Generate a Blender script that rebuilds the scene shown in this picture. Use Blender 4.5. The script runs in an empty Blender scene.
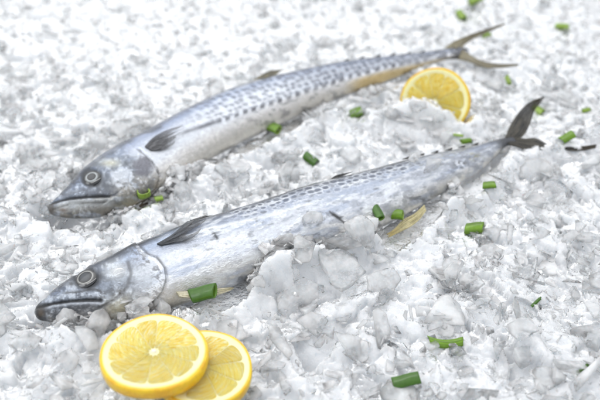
import bpy, bmesh, math, random
import numpy as np
from mathutils import Vector, Matrix, noise as mnoise

random.seed(11)
rng = np.random.default_rng(11)
SC = bpy.context.scene
COL = SC.collection
R_ = math.radians

# ------------------------------------------------------------------ camera
FPX, DIST, PITCH = 800.0, 0.48, R_(38)
CAM = np.array([0, -DIST*math.cos(PITCH), DIST*math.sin(PITCH)])
FW = np.array([0, math.cos(PITCH), -math.sin(PITCH)])
UPV = np.array([0, math.sin(PITCH), math.cos(PITCH)])
RT = np.array([1.0, 0, 0])

def ray(px, py):
    return FW + RT*((px-300)/FPX) + UPV*((200-py)/FPX)
def at(px, py, z=0.0):
    """a spot of the photograph at height z in the place"""
    d = ray(px, py); t = (z-CAM[2])/d[2]
    return CAM + d*t
def on_plane(px, py, p0, n):
    d = ray(px, py); t = np.dot(p0-CAM, n)/np.dot(d, n)
    return CAM + d*t
def project(P):
    Q = P-CAM
    dz = Q@FW
    return 300+FPX*(Q@RT)/dz, 200-FPX*(Q@UPV)/dz, dz

cam_d = bpy.data.cameras.new('camera')
cam = bpy.data.objects.new('camera', cam_d); COL.objects.link(cam)
cam.location = CAM; cam.rotation_euler = (math.pi/2-PITCH, 0, 0)
cam_d.sensor_width = 36; cam_d.lens = 36*FPX/600
cam_d.clip_start = 0.01; cam_d.clip_end = 20
cam_d.dof.use_dof = True
cam_d.dof.focus_distance = 0.418
cam_d.dof.aperture_fstop = 7.0
SC.camera = cam

# ------------------------------------------------------------------ helpers
def lin(c):
    c = np.asarray(c, float)/255.0
    return np.where(c <= .04045, c/12.92, ((c+.055)/1.055)**2.4)

def _h(ix, iy, seed):
    n = (ix.astype(np.int64)*374761393 + iy.astype(np.int64)*668265263 + seed*974711) & 0x7fffffff
    n = (n ^ (n >> 13))*1274126177 & 0x7fffffff
    n = (n ^ (n >> 16)) & 0xffffff
    return n/float(0xffffff)
def vn(x, y, seed=0):
    x = np.asarray(x, float); y = np.asarray(y, float)
    ix = np.floor(x); iy = np.floor(y); fx = x-ix; fy = y-iy
    fx = fx*fx*fx*(fx*(fx*6-15)+10); fy = fy*fy*fy*(fy*(fy*6-15)+10)
    a = _h(ix, iy, seed); b = _h(ix+1, iy, seed); c = _h(ix, iy+1, seed); d = _h(ix+1, iy+1, seed)
    return (a+(b-a)*fx)*(1-fy) + (c+(d-c)*fx)*fy
def fbm(x, y, seed=0, o=4):
    s = 0; a = .5; t = 0
    for k in range(o):
        s = s+a*vn(x*2**k, y*2**k, seed+k*17); t += a; a *= .55
    return s/t
def worley(x, y, seed=0, jit=.75):
    ix = np.floor(x); iy = np.floor(y); best = np.full(np.shape(x), 9.0); cid = np.zeros(np.shape(x))
    for dx in (-1, 0, 1):
        for dy in (-1, 0, 1):
            jx = ix+dx+.5+jit*(_h(ix+dx, iy+dy, seed)-.5); jy = iy+dy+.5+jit*(_h(ix+dx, iy+dy, seed+5)-.5)
            d = np.hypot(x-jx, y-jy); m = d < best
            best = np.where(m, d, best); cid = np.where(m, _h(ix+dx, iy+dy, seed+9), cid)
    return best, cid
def sst(a, b, x):
    t = np.clip((x-a)/(b-a), 0, 1); return t*t*(3-2*t)
def mixc(c, d, f):
    f = np.clip(f, 0, 1)[..., None]; return c*(1-f)+d*f
def poly_dist(X, Y, pts):
    """distance, side (+ = left of the direction of travel in y-down picture sense) and parameter 0..1"""
    pts = np.array(pts, float); best = np.full(X.shape, 1e9); side = np.zeros(X.shape); par = np.zeros(X.shape)
    seg = np.hypot(*(pts[1:]-pts[:-1]).T); cum = np.concatenate([[0], np.cumsum(seg)])
    for k in range(len(pts)-1):
        ax, ay = pts[k]; bx, by = pts[k+1]; dx, dy = bx-ax, by-ay; L2 = dx*dx+dy*dy
        t = np.clip(((X-ax)*dx+(Y-ay)*dy)/L2, 0, 1)
        qx = X-(ax+t*dx); qy = Y-(ay+t*dy); d = np.hypot(qx, qy); m = d < best
        best = np.where(m, d, best); side = np.where(m, np.sign(dx*qy-dy*qx), side)
        par = np.where(m, (cum[k]+t*seg[k])/cum[-1], par)
    return best, side, par
def in_poly(X, Y, pts):
    pts = np.array(pts, float); n = len(pts); ins = np.zeros(X.shape, bool); j = n-1
    for i in range(n):
        xi, yi = pts[i]; xj, yj = pts[j]
        if yi != yj:
            ins ^= ((yi > Y) != (yj > Y)) & (X < (xj-xi)*(Y-yi)/(yj-yi)+xi)
        j = i
    return ins
def smooth_curve(pts, n):
    """Catmull-Rom with chord-length parameter, n samples equally spaced by length"""
    P = np.array(pts, float)
    P = np.vstack([2*P[0]-P[1], P, 2*P[-1]-P[-2]])
    out = []
    for i in range(1, len(P)-2):
        t = np.linspace(0, 1, 24, endpoint=False)[:, None]
        p0, p1, p2, p3 = P[i-1], P[i], P[i+1], P[i+2]
        d1 = max(np.linalg.norm(p2-p1), 1e-6); d0 = max(np.linalg.norm(p1-p0), 1e-6); d2 = max(np.linalg.norm(p3-p2), 1e-6)
        m1 = ((p2-p1)/d1*d0+(p1-p0)/d0*d1)/(d0+d1)*d1
        m2 = ((p3-p2)/d2*d1+(p2-p1)/d1*d2)/(d1+d2)*d1
        out.append((2*t**3-3*t**2+1)*p1+(t**3-2*t**2+t)*m1+(-2*t**3+3*t**2)*p2+(t**3-t**2)*m2)
    out = np.vstack(out+[P[-2][None]])
    L = np.concatenate([[0], np.cumsum(np.linalg.norm(np.diff(out[:, :2], axis=0), axis=1))])
    s = np.linspace(0, L[-1], n)
    return np.stack([np.interp(s, L, out[:, k]) for k in range(out.shape[1])], 1), s

def mesh_obj(name, V, F, mat=None, parent=None, smooth=True, col=None, fl=None, vec=None):
    me = bpy.data.meshes.new(name)
    V = np.asarray(V, np.float32)
    if isinstance(F, np.ndarray):
        n, k = F.shape
        me.vertices.add(len(V)); me.vertices.foreach_set('co', V.ravel())
        me.loops.add(n*k); me.loops.foreach_set('vertex_index', F.astype(np.int32).ravel())
        me.polygons.add(n); me.polygons.foreach_set('loop_start', np.arange(0, n*k, k, dtype=np.int32))
        me.update(calc_edges=True); me.validate()
    else:
        me.from_pydata(V.tolist(), [], [list(map(int, f)) for f in F]); me.update()
    if smooth: me.polygons.foreach_set('use_smooth', np.ones(len(me.polygons), bool))
    if col is not None:
        a = me.color_attributes.new('tint', 'FLOAT_COLOR', 'POINT')
        c = np.ones((len(V), 4), np.float32); c[:, :3] = col; a.data.foreach_set('color', c.ravel())
    if fl is not None:
        for nm, arr in fl.items():
            a = me.attributes.new(nm, 'FLOAT', 'POINT'); a.data.foreach_set('value', np.asarray(arr, np.float32))
    if vec is not None:
        for nm, arr in vec.items():
            a = me.attributes.new(nm, 'FLOAT_VECTOR', 'POINT'); a.data.foreach_set('vector', np.asarray(arr, np.float32).ravel())
    if mat: me.materials.append(mat)
    o = bpy.data.objects.new(name, me); COL.objects.link(o)
    if parent: o.parent = parent; o.matrix_parent_inverse = Matrix.Translation(-Vector(parent.location))
    return o
def thing(name, label, cat, loc, group=None):
    o = bpy.data.objects.new(name, None); COL.objects.link(o); o.empty_display_size = .01
    o.location = Vector([float(v) for v in loc]); o['label'] = label; o['category'] = cat
    if group: o['group'] = group
    return o
def tag(o, label, cat, group=None):
    o['label'] = label; o['category'] = cat
    if group: o['group'] = group
    return o
def grid_faces(nu, nv, wrap=False):
    i = np.arange(nu-1)[:, None]; j = np.arange(nv if wrap else nv-1)[None]
    j2 = (j+1) % nv
    return np.stack([i*nv+j, i*nv+j2, (i+1)*nv+j2, (i+1)*nv+j], -1).reshape(-1, 4)

# ------------------------------------------------------------------ materials
class NT:
    def __init__(s, name):
        s.m = bpy.data.materials.new(name); s.m.use_nodes = True; s.t = s.m.node_tree; s.t.nodes.clear()
        s.out = s.n('ShaderNodeOutputMaterial')
    def n(s, typ, **kw):
        x = s.t.nodes.new(typ)
        for k, v in kw.items():
            if k.startswith('_'): setattr(x, k[1:], v)
            else: x.inputs[k.replace('__', ' ')].default_value = v
        return x
    def l(s, a, b): s.t.links.new(a, b)
    def math(s, op, a, b=None, clamp=False):
        x = s.n('ShaderNodeMath', _operation=op, _use_clamp=clamp)
        for i, v in enumerate((a, b)):
            if v is None: continue
            if hasattr(v, 'is_linked'): s.l(v, x.inputs[i])
            else: x.inputs[i].default_value = v
        return x.outputs[0]
    def attr(s, nm): return s.n('ShaderNodeAttribute', _attribute_name=nm)
    def noise(s, vec, scale, detail=3, rough=.55):
        x = s.n('ShaderNodeTexNoise', Scale=scale, Detail=detail, Roughness=rough)
        if vec is not None: s.l(vec, x.inputs['Vector'])
        return x.outputs['Fac']
    def bump(s, h, strength, dist, prev=None):
        b = s.n('ShaderNodeBump', Strength=strength, Distance=dist); s.l(h, b.inputs['Height'])
        if prev is not None: s.l(prev, b.inputs['Normal'])
        return b.outputs['Normal']
    def coord(s): return s.n('ShaderNodeTexCoord').outputs['Object']

SSC = .007
def mat_ice(name, clear_lo=.1, clear_hi=.75, use_attr=True, tint=(.965, .98, .99)):
    t = NT(name); co = t.coord()
    n1 = t.noise(co, 210, 4, .6); n2 = t.noise(co, 900, 3, .6)
    nb = t.bump(n1, .55, .0022); nb = t.bump(n2, .35, .0005, nb)
    # cloudy body of the ice: trapped air scatters the light
    cl = t.noise(co, 120, 3, .6)
    d = t.n('ShaderNodeBsdfPrincipled', Roughness=.4); d.inputs['Base Color'].default_value = (*tint, 1); d.inputs['Specular IOR Level'].default_value = 0
    d.inputs['Subsurface Weight'].default_value = 1; d.inputs['Subsurface Radius'].default_value = (.85, .95, 1); d.inputs['Subsurface Scale'].default_value = SSC
    tr = t.n('ShaderNodeBsdfTranslucent', Color=(*tint, 1)); t.l(nb, d.inputs['Normal']); t.l(nb, tr.inputs['Normal'])
    m1 = t.n('ShaderNodeMixShader', Fac=.25); t.l(d.outputs[0], m1.inputs[1]); t.l(tr.outputs[0], m1.inputs[2])
    rf = t.n('ShaderNodeBsdfTransparent', Color=(.96, .98, .985, 1))
    m2 = t.n('ShaderNodeMixShader'); t.l(m1.outputs[0], m2.inputs[1]); t.l(rf.outputs[0], m2.inputs[2])
    mr = t.n('ShaderNodeMapRange'); t.l(cl, mr.inputs['Value'])
    mr.inputs['From Min'].default_value = .35; mr.inputs['From Max'].default_value = .65
    mr.inputs['To Min'].default_value = clear_lo; mr.inputs['To Max'].default_value = clear_hi
    if use_attr:
        f = t.math('MULTIPLY', mr.outputs[0], t.attr('clarity').outputs['Fac'])
        t.l(f, m2.inputs[0])
    else: t.l(mr.outputs[0], m2.inputs[0])
    g = t.n('ShaderNodeBsdfGlossy', Color=(1, 1, 1, 1), Roughness=.34); t.l(nb, g.inputs['Normal'])
    gr = t.n('ShaderNodeMapRange'); t.l(cl, gr.inputs['Value']); gr.inputs['From Min'].default_value = .35; gr.inputs['From Max'].default_value = .65; gr.inputs['To Min'].default_value = .07; gr.inputs['To Max'].default_value = .5; t.l(gr.outputs[0], g.inputs['Roughness'])
    fr = t.n('ShaderNodeFresnel', IOR=1.31); t.l(nb, fr.inputs['Normal'])
    m3 = t.n('ShaderNodeMixShader'); t.l(fr.outputs[0], m3.inputs[0]); t.l(m2.outputs[0], m3.inputs[1]); t.l(g.outputs[0], m3.inputs[2])
    t.l(m3.outputs[0], t.out.inputs['Surface'])
    return t.m
def mat_clear(name, lo, hi, use_attr, tint=(.98, .99, 1.0)):
    """clear ice with milky veils: refraction where it is clean, scattering where air is trapped"""
    t = NT(name); co = t.coord()
    n1 = t.noise(co, 170, 3, .6); n2 = t.noise(co, 700, 3, .6)
    nb = t.bump(n1, .28, .002); nb = t.bump(n2, .25, .0004, nb)
    cl = t.noise(co, 75, 3, .55)
    d = t.n('ShaderNodeBsdfPrincipled', Roughness=.24, IOR=1.31); d.inputs['Base Color'].default_value = (*tint, 1)
    d.inputs['Subsurface Weight'].default_value = 1; d.inputs['Subsurface Radius'].default_value = (.85, .95, 1); d.inputs['Subsurface Scale'].default_value = .0016
    t.l(nb, d.inputs['Normal'])
    tr = t.n('ShaderNodeBsdfTranslucent', Color=(*tint, 1)); t.l(nb, tr.inputs['Normal'])
    dm = t.n('ShaderNodeMixShader', Fac=.35); t.l(d.outputs[0], dm.inputs[1]); t.l(tr.outputs[0], dm.inputs[2]); d = dm
    g = t.n('ShaderNodeBsdfGlass', Color=(.995, .998, 1, 1), Roughness=.05, IOR=1.31); t.l(nb, g.inputs['Normal'])
    m = t.n('ShaderNodeMixShader'); t.l(d.outputs[0], m.inputs[1]); t.l(g.outputs[0], m.inputs[2])
    mr = t.n('ShaderNodeMapRange'); t.l(cl, mr.inputs['Value'])
    mr.inputs['From Min'].default_value = .38; mr.inputs['From Max'].default_value = .62
    mr.inputs['To Min'].default_value = lo; mr.inputs['To Max'].default_value = hi
    if use_attr: t.l(t.math('ADD', mr.outputs[0], t.math('MULTIPLY', t.math('SUBTRACT', t.attr('clarity').outputs['Fac'], .5), .5), True), m.inputs[0])
    else: t.l(mr.outputs[0], m.inputs[0])
    t.l(m.outputs[0], t.out.inputs['Surface'])
    return t.m
M_ICE = mat_clear('crushed ice', .28, .86, True, (.995, .998, 1.0))
M_CHUNK = mat_clear('clear ice', .38, .9, False, (.995, .998, 1.0))

M_BED = mat_ice('packed ice', 0, 0, False, (.835, .85, .87))

def mat_skin():
    t = NT('fish skin'); a = t.attr('tint'); fc = t.attr('flank').outputs['Vector']
    mp = t.n('ShaderNodeMapping'); mp.inputs['Scale'].default_value = (.35, 1.1, 1); mp.inputs['Rotation'].default_value = (0, 0, .5); t.l(fc, mp.inputs['Vector'])
    n = t.noise(mp.outputs[0], .9, 5, .7)
    n2 = t.noise(t.coord(), 1500, 2, .5)
    mr = t.n('ShaderNodeMapRange'); t.l(n, mr.inputs['Value']); mr.inputs['From Min'].default_value = .3; mr.inputs['From Max'].default_value = .7
    mr.inputs['To Min'].default_value = .86; mr.inputs['To Max'].default_value = 1.12
    mx = t.n('ShaderNodeMix', _data_type='RGBA', _blend_type='MULTIPLY'); mx.inputs[0].default_value = 1
    t.l(a.outputs['Color'], mx.inputs[6]); t.l(mr.outputs[0], mx.inputs[7])
    p = t.n('ShaderNodeBsdfPrincipled', Metallic=.74, IOR=1.45)
    t.l(mx.outputs[2], p.inputs['Base Color'])
    rr = t.n('ShaderNodeMapRange'); t.l(n, rr.inputs['Value']); rr.inputs['To Min'].default_value = .14; rr.inputs['To Max'].default_value = .34
    t.l(rr.outputs[0], p.inputs['Roughness'])
    p.inputs['Coat Weight'].default_value = 1.0; p.inputs['Coat Roughness'].default_value = .06
    nb = t.bump(n, .55, .0009); nb = t.bump(n2, .16, .0002, nb)
    t.l(nb, p.inputs['Normal']); t.l(nb, p.inputs['Coat Normal'])
    t.l(p.outputs[0], t.out.inputs['Surface']); return t.m
M_SKIN = mat_skin()
def mat_tinted(name, rough=.35, coat=.5, sss=0., transl=0., nscale=900, nb=.3, spec=.5, var=.15):
    t = NT(name); a = t.attr('tint'); co = t.coord(); n = t.noise(co, nscale, 3, .6)
    mr = t.n('ShaderNodeMapRange'); t.l(n, mr.inputs['Value']); mr.inputs['From Min'].default_value = .3; mr.inputs['From Max'].default_value = .7
    mr.inputs['To Min'].default_value = 1-var; mr.inputs['To Max'].default_value = 1+var
    mx = t.n('ShaderNodeMix', _data_type='RGBA', _blend_type='MULTIPLY'); mx.inputs[0].default_value = 1
    t.l(a.outputs['Color'], mx.inputs[6]); t.l(mr.outputs[0], mx.inputs[7])
    p = t.n('ShaderNodeBsdfPrincipled', Roughness=rough); t.l(mx.outputs[2], p.inputs['Base Color'])
    p.inputs['Coat Weight'].default_value = coat; p.inputs['Coat Roughness'].default_value = .08
    p.inputs['Specular IOR Level'].default_value = spec
    if sss:
        p.inputs['Subsurface Weight'].default_value = sss; p.inputs['Subsurface Radius'].default_value = (1, .8, .3); p.inputs['Subsurface Scale'].default_value = .003
    t.l(t.bump(n, nb, .0004), p.inputs['Normal'])
    if transl:
        tr = t.n('ShaderNodeBsdfTranslucent'); t.l(mx.outputs[2], tr.inputs['Color'])
        m = t.n('ShaderNodeMixShader', Fac=transl); t.l(p.outputs[0], m.inputs[1]); t.l(tr.outputs[0], m.inputs[2]); t.l(m.outputs[0], t.out.inputs['Surface'])
    else: t.l(p.outputs[0], t.out.inputs['Surface'])
    return t.m
M_EYE = mat_tinted('fish eye', .08, .55, var=.12, nb=.08)
M_FIN = mat_tinted('fin', .3, .5, transl=.22, var=.2)
_t = M_FIN.node_tree; _o = next(n for n in _t.nodes if n.type == 'OUTPUT_MATERIAL'); _s = _o.inputs['Surface'].links[0].from_socket
_a = _t.nodes.new('ShaderNodeAttribute'); _a.attribute_name = 'membrane'; _tp = _t.nodes.new('ShaderNodeBsdfTransparent'); _mx = _t.nodes.new('ShaderNodeMixShader')
_t.links.new(_a.outputs['Fac'], _mx.inputs[0]); _t.links.new(_s, _mx.inputs[1]); _t.links.new(_tp.outputs[0], _mx.inputs[2]); _t.links.new(_mx.outputs[0], _o.inputs['Surface'])
M_CHIVE = mat_tinted('green onion', .35, .4, transl=.25, nscale=500, var=.14, nb=.25)
M_RIND = mat_tinted('lemon rind', .3, .35, sss=.35, nscale=620, var=.09, nb=1.0)
M_PITH = mat_tinted('lemon pith', .5, .15, sss=.4, nscale=900, var=.05)
def mat_pulp():
    t = NT('lemon pulp'); pc = t.attr('vesicle').outputs['Vector']
    n = t.n('ShaderNodeTexNoise', Scale=1.0, Detail=3, Roughness=.6, Distortion=.6); t.l(pc, n.inputs['Vector'])
    v = t.n('ShaderNodeTexVoronoi', Scale=.75, Randomness=1.0); t.l(pc, v.inputs['Vector'])
    cr = t.n('ShaderNodeValToRGB'); t.l(n.outputs['Fac'], cr.inputs[0])
    e = cr.color_ramp.elements
    e[0].position = .32; e[0].color = (*lin((242, 200, 58)), 1); e[1].position = .68; e[1].color = (*lin((255, 248, 204)), 1)
    mid = cr.color_ramp.elements.new(.5); mid.color = (*lin((252, 226, 112)), 1)
    tint = t.attr('tint'); mx = t.n('ShaderNodeMix', _data_type='RGBA', _blend_type='MULTIPLY'); mx.inputs[0].default_value = 1
    t.l(cr.outputs[0], mx.inputs[6]); t.l(tint.outputs['Color'], mx.inputs[7])
    p = t.n('ShaderNodeBsdfPrincipled', Roughness=.13, IOR=1.38); t.l(mx.outputs[2], p.inputs['Base Color'])
    p.inputs['Subsurface Weight'].default_value = .5; p.inputs['Subsurface Radius'].default_value = (1, .85, .35); p.inputs['Subsurface Scale'].default_value = .003
    p.inputs['Coat Weight'].default_value = .6; p.inputs['Coat Roughness'].default_value = .1
    h = t.math('ADD', n.outputs['Fac'], t.math('MULTIPLY', v.outputs['Distance'], .6))
    nb = t.bump(h, 1.0, .0014); t.l(nb, p.inputs['Normal']); t.l(nb, p.inputs['Coat Normal'])
    t.l(p.outputs[0], t.out.inputs['Surface']); return t.m
M_PULP = mat_pulp()
def mat_water():
    t = NT('water'); p = t.n('ShaderNodeBsdfPrincipled', Roughness=.03, IOR=1.33); p.inputs['Transmission Weight'].default_value = 1
    t.l(p.outputs[0], t.out.inputs['Surface']); return t.m
M_WATER = mat_water()

# ------------------------------------------------------------------ the fish
TILT = R_(27)                     # the flank faces up and a little to the viewer
N0 = np.array([0, -math.sin(TILT), math.cos(TILT)])

class Fish: pass
def make_spine(st, zc, beta, n):
    """st: (top x, top y, belly x, belly y) stations -> frames in metres"""
    f = Fish(); C, s = smooth_curve(st, n)
    # denser at the snout: resample by eased length
    f.s = s; f.L = s[-1]
    cx = (C[:, 0]+C[:, 2])/2; cy = (C[:, 1]+C[:, 3])/2; half = np.hypot(C[:, 0]-C[:, 2], C[:, 1]-C[:, 3])/2
    u = s/s[-1]
    z = np.interp(u, zc[0], zc[1]); be = np.interp(u, beta[0], beta[1])
    P = np.array([at(cx[i], cy[i], z[i]) for i in range(n)])
    # smoothed tangent
    k = max(3, n//30)
    T = np.array([P[min(n-1, i+k)]-P[max(0, i-k)] for i in range(n)]); T /= np.linalg.norm(T, axis=1)[:, None]
    N = N0-T*(T@N0)[:, None]; N /= np.linalg.norm(N, axis=1)[:, None]
    H = np.cross(N, T); H *= np.sign(H@UPV)[:, None]
    V = P-CAM; dz = V@FW; V /= np.linalg.norm(V, axis=1)[:, None]
    kh = np.sqrt(1-np.sum(H*V, 1)**2); kn = np.sqrt(1-np.sum(N*V, 1)**2)
    a = half*dz/FPX/np.sqrt(kh**2+(be*kn)**2); b = be*a
    f.P, f.T, f.N, f.H, f.a, f.b, f.n, f.u, f.half = P, T, N, H, a, b, n, u, half
    return f

def body_mesh(f, nv, displace, paint, name, parent):
    ph = np.linspace(0, 2*np.pi, nv, endpoint=False)
    c, sn = np.cos(ph), np.sin(ph)
    # slightly pinched back, fuller lower flank
    w = 1-.12*c
    base = lambda cc, ss: f.P[:, None]+f.H[:, None]*(f.a[:, None]*cc)[..., None]+f.N[:, None]*(f.b[:, None]*ss)[..., None]
    V = base(c, sn*w)
    Vm = base(c, np.abs(sn)*w)                      # flank coordinates are the same on both sides
    X, Y, _ = project(Vm.reshape(-1, 3)); X = X.reshape(V.shape[:2]); Y = Y.reshape(V.shape[:2])
    S = np.repeat(f.s[:, None], nv, 1); Q = np.repeat(c[None], f.n, 0); T_ = Q*f.half[:, None]
    nrm = f.H[:, None]*(c/f.a[:, None])[..., None]+f.N[:, None]*(sn/f.b[:, None])[..., None]
    nrm /= np.linalg.norm(nrm, axis=2)[..., None]
    SN = np.abs(sn)[None]*np.ones((f.n, 1))
    d = displace(X, Y, S, Q, T_, SN)*sst(0, 9, S)
    d = d*np.clip(f.b[:, None]/.006, .15, 1)
    V = V+nrm*d[..., None]
    colr = paint(X, Y, S, Q, T_, SN)
    F = grid_faces(f.n, nv, True)
    Vf = V.reshape(-1, 3); nV = len(Vf)
    fl = np.stack([S, T_, np.where(sn > 0, 0., 50.)[None]*np.ones_like(S)], -1).reshape(-1, 3)
    # end caps as quads collapsed on a centre vertex
    Vf = np.vstack([Vf, V[0].mean(0), V[-1].mean(0)])
    tri = []
    for j in range(0, nv, 2):
        tri.append((nV, (j+2) % nv, (j+1) % nv, j)); b0 = (f.n-1)*nv
        tri.append((nV+1, b0+j, b0+(j+1) % nv, b0+(j+2) % nv))
    F = np.vstack([F, np.array(tri)])
    cc = np.vstack([colr.reshape(-1, 3), colr[0, :1], colr[-1, :1]])
    fl = np.vstack([fl, fl[:1], fl[-1:]])
    f.V, f.X, f.Y = V, X, Y
    return mesh_obj(name, Vf, F, M_SKIN, parent, col=np.clip(cc, 0, 1), vec={'flank': fl})

def on_body(body, px, py, lift=0.):
    d = Vector(ray(px, py).tolist()).normalized(); o = Vector(CAM.tolist())
    mi = body.matrix_world.inverted()
    hit, loc, nor, _ = body.ray_cast(mi@o, (mi.to_3x3()@d))
    if not hit: return None, None
    loc = body.matrix_world@loc
    return np.array(loc+nor*lift), np.array(nor)

# --- skin palettes (sRGB of the skin itself)
SLATE = lin((62, 69, 82)); BLUE = lin((104, 113, 130)); BLUE2 = lin((158, 166, 182)); SILV = lin((214, 217, 223))
WHITE = lin((232, 234, 236)); DARK = lin((42, 44, 48)); CREAM = lin((214, 202, 160)); BROWN = lin((88, 72, 52)); GREY = lin((120, 124, 130))

def ramp(q, stops):
    xs = [s_[0] for s_ in stops]; cs = np.array([s_[1] for s_ in stops])
    return np.stack([np.interp(q, xs, cs[:, k]) for k in range(3)], -1)

def head_common(c, X, Y, H):
    """mouth, eye surround, gill cover, cheeks; H: dict of picture-measured features"""
    return c

# ---------- front fish
F1 = [(34.5,311,34.5,313),(36.5,306,38,319),(43,299,49,321.5),(54,288,65,323.5),(70,276.5,84,325),(88,266.5,104,326),(110,255.5,128,322),
      (135,243.5,154,314),(160,233,181,305),(190,221,212,294),(225,210,247,281),(260,199,281,268),(300,185.5,320,252),
      (340,174.5,358,238),(375,165.5,391,223),(405,157.5,419,207),(440,150,451,189),(470,144.5,478,172),(490,140.5,495,157),
      (503,137.5,506,147),(513,136,515,144)]
f1 = make_spine(F1, ([0, .1, .5, .9, 1], [.004, .008, .009, .008, .009]), ([0, .05, .25, .5, .9, 1], [.7, .52, .58, .6, .55, .5]), 1000)
EYE1 = (86, 278.6)
MOUTH1 = [(33, 309), (38, 307.5), (53, 303.5), (70, 301), (88, 300), (101.5, 300.5)]
GILL1 = [(141, 249), (147, 255), (157, 259), (164, 268), (166, 280), (161, 293), (150, 304), (135, 312)]
PREOP1 = [(128, 262), (131, 274), (127, 288), (116, 299), (100, 308)]
def d1(X, Y, S, Q, T, SN):
    d = .0006*(fbm(X/26, Y/14, 3)-.5)+.00035*(fbm(X/6, Y/4, 8)-.5)*sst(120, 200, S)
    D, sd, p = poly_dist(X, Y, MOUTH1)
    d -= .0011*np.exp(-(D/1.3)**2)*SN
    d += .0005*np.exp(-((D-4)/2.6)**2)*sst(0, .2, p)
    D, sd, p = poly_dist(X, Y, GILL1)
    edge = np.where(sd > 0, 1, 0)  # in front of the edge
    dd = D*sd
    d += .0011*sst(-22, -2, -np.abs(dd))*(dd > 0)*SN*0 + .0012*np.clip(1-D/26, 0, 1)*(dd > 0) - .0004*np.exp(-((dd+1.5)/2.2)**2)
    D, sd, p = poly_dist(X, Y, PREOP1); d -= .0004*np.exp(-(D/1.6)**2)
    r = np.hypot((X-EYE1[0])/12.5, (Y-EYE1[1])/11)
    d -= .0012*np.exp(-(r/.95)**4)-.0005*np.exp(-((r-1.15)/.22)**2)
    # folds of the belly and the dent of the body cavity
    d -= .0010*np.exp(-((Y-(224+.0*X)-.35*(300-X)*-1*0-0)/9)**2)*0
    return d
def p1(X, Y, S, Q, T, SN):
    nA = fbm(S/16, T/7, 21); nB = fbm(S/5, T/3.2, 22); nC = fbm(S/2.2, T/1.8, 23, 3)
    q = Q+.22*(nA-.5)
    c = ramp(q, [(-1, lin((214, 210, 200))), (-.8, lin((218, 216, 212))), (-.4, SILV), (.1, SILV*.96), (.38, lin((186, 192, 204))), (.62, BLUE2*.9), (.78, BLUE*.95), (.9, SLATE*1.1), (1, SLATE*.75)])
    # bands of blue sheen along the flank
    c = mixc(c, lin((168, 178, 196)), .55*sst(.5, .72, fbm(S/40, T/8, 31)))
    c = mixc(c, WHITE, .6*sst(.52, .68, fbm(S/22, T/5, 32))*sst(120, 180, S))
    # rows of pale-rimmed grey spots along the upper flank
    wv = 3*(fbm(S/30, T*0, 5)-.5)
    m = sst(205, 245, S)*(1-sst(390, 440, S))
    for row, (off, per, rr) in enumerate([(8.0, 8.4, 3.6), (13.5, 8.0, 3.3), (19.5, 9.5, 3.0)]):
        tt = f1.half[:, None]-T-off-wv
        ph = (S+row*3.6)/per; k = np.floor(ph); jx = _h(k, k*0+row, 71)
        x = (ph-k-.5-.25*(jx-.5))*per; sz = .65+.5*_h(k, k*0+row, 75)
        r = np.sqrt((x/(rr*sz))**2+((tt-1.6*(_h(k, k*0+row, 73)-.5))/(rr*.62*sz))**2)
        vis = m*(.55+.45*_h(k, k*0+row, 79))*(1, .85, .45)[row]
        c = mixc(c, WHITE, .75*vis*np.exp(-((r-1.35)/.42)**2))
        c = mixc(c, lin((88, 96, 114)), .92*vis*(1-sst(.6, 1.12, r)))
    # pale wavering line under the spots
    tl = f1.half[:, None]-T-24-4*np.sin(S/37)-2*(fbm(S/9, T*0, 9)-.5)
    c = mixc(c, WHITE, .8*np.exp(-(tl/2.2)**2)*sst(150, 190, S)*(1-sst(290, 330, S)))
    # muscle lines seen through the skin
    st = np.sin((X*.75+Y*.95+3*nA)/1.15)
    c = mixc(c, WHITE, .28*sst(.2, .9, st)*sst(160, 185, S)*(1-sst(235, 270, S))*sst(.35, -.1, Q)*sst(-.95, -.6, Q))
    c = mixc(c, BLUE*.9, .35*sst(.5, .75, fbm(S/13, T/6, 41))*sst(150, 300, S)*(Q < .2))
    # scuffed and rubbed places; then grey, dark and yellowish patches, short dark lines
    c = mixc(c, GREY*.8, .5*sst(.66, .8, fbm(S/11, T/4.0, 45))*sst(140, 200, S)*sst(.8, .4, Q))
    c = mixc(c, lin((110, 112, 112)), .8*sst(.5, .66, fbm(X/4, Y/3, 47))*np.exp(-(np.hypot((X-422)/24, (Y-200)/8))**2))
    c = mixc(c, DARK, .85*sst(.47, .57, fbm(X/3, Y/2.5, 48))*np.exp(-(np.hypot((X-433)/11, (Y-202)/6))**2))
    c = mixc(c, lin((180, 168, 96)), .8*sst(.42, .6, fbm(X/4, Y/3, 49))*np.exp(-(np.hypot((X-474)/6, (Y-157)/3.5))**2))
    c = mixc(c, DARK, .8*sst(.45, .56, fbm(X/3, Y/2.5, 50))*np.exp(-(np.hypot((X-461)/9, (Y-164)/6))**2))
    for (ax, ay, bx, by, w_) in [(330, 212, 346, 224, 1.1), (333, 214, 340, 218, 1.8), (308, 213, 311, 216, 1.6), (214, 234, 217, 238, 1.6)]:
        D, sd, p = poly_dist(X, Y, [(ax, ay), (bx, by)]); c = mixc(c, DARK*1.3, .85*np.exp(-(D/w_)**2)*sst(.3, .5, nC+.1))
    c = mixc(c, SLATE*.8, .9*sst(.80, .93, Q)*sst(320, 420, S)); c = mixc(c, lin((50, 50, 54)), .85*sst(f1.L-24, f1.L-8, S))
    c = mixc(c, lin((136, 142, 154)), .55*sst(400, 470, S)*sst(.35, .65, nB))
    # ---- head
    hd = 1-sst(98, 132, S+8*(nA-.5)*2)
    hc = ramp(Q+.25*(nB-.5), [(-1, lin((150, 146, 140))), (-.5, lin((150, 152, 156))), (0, lin((142, 149, 160))), (.5, lin((128, 138, 156))), (.85, lin((92, 100, 116))), (1, SLATE*.7)])
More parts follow.
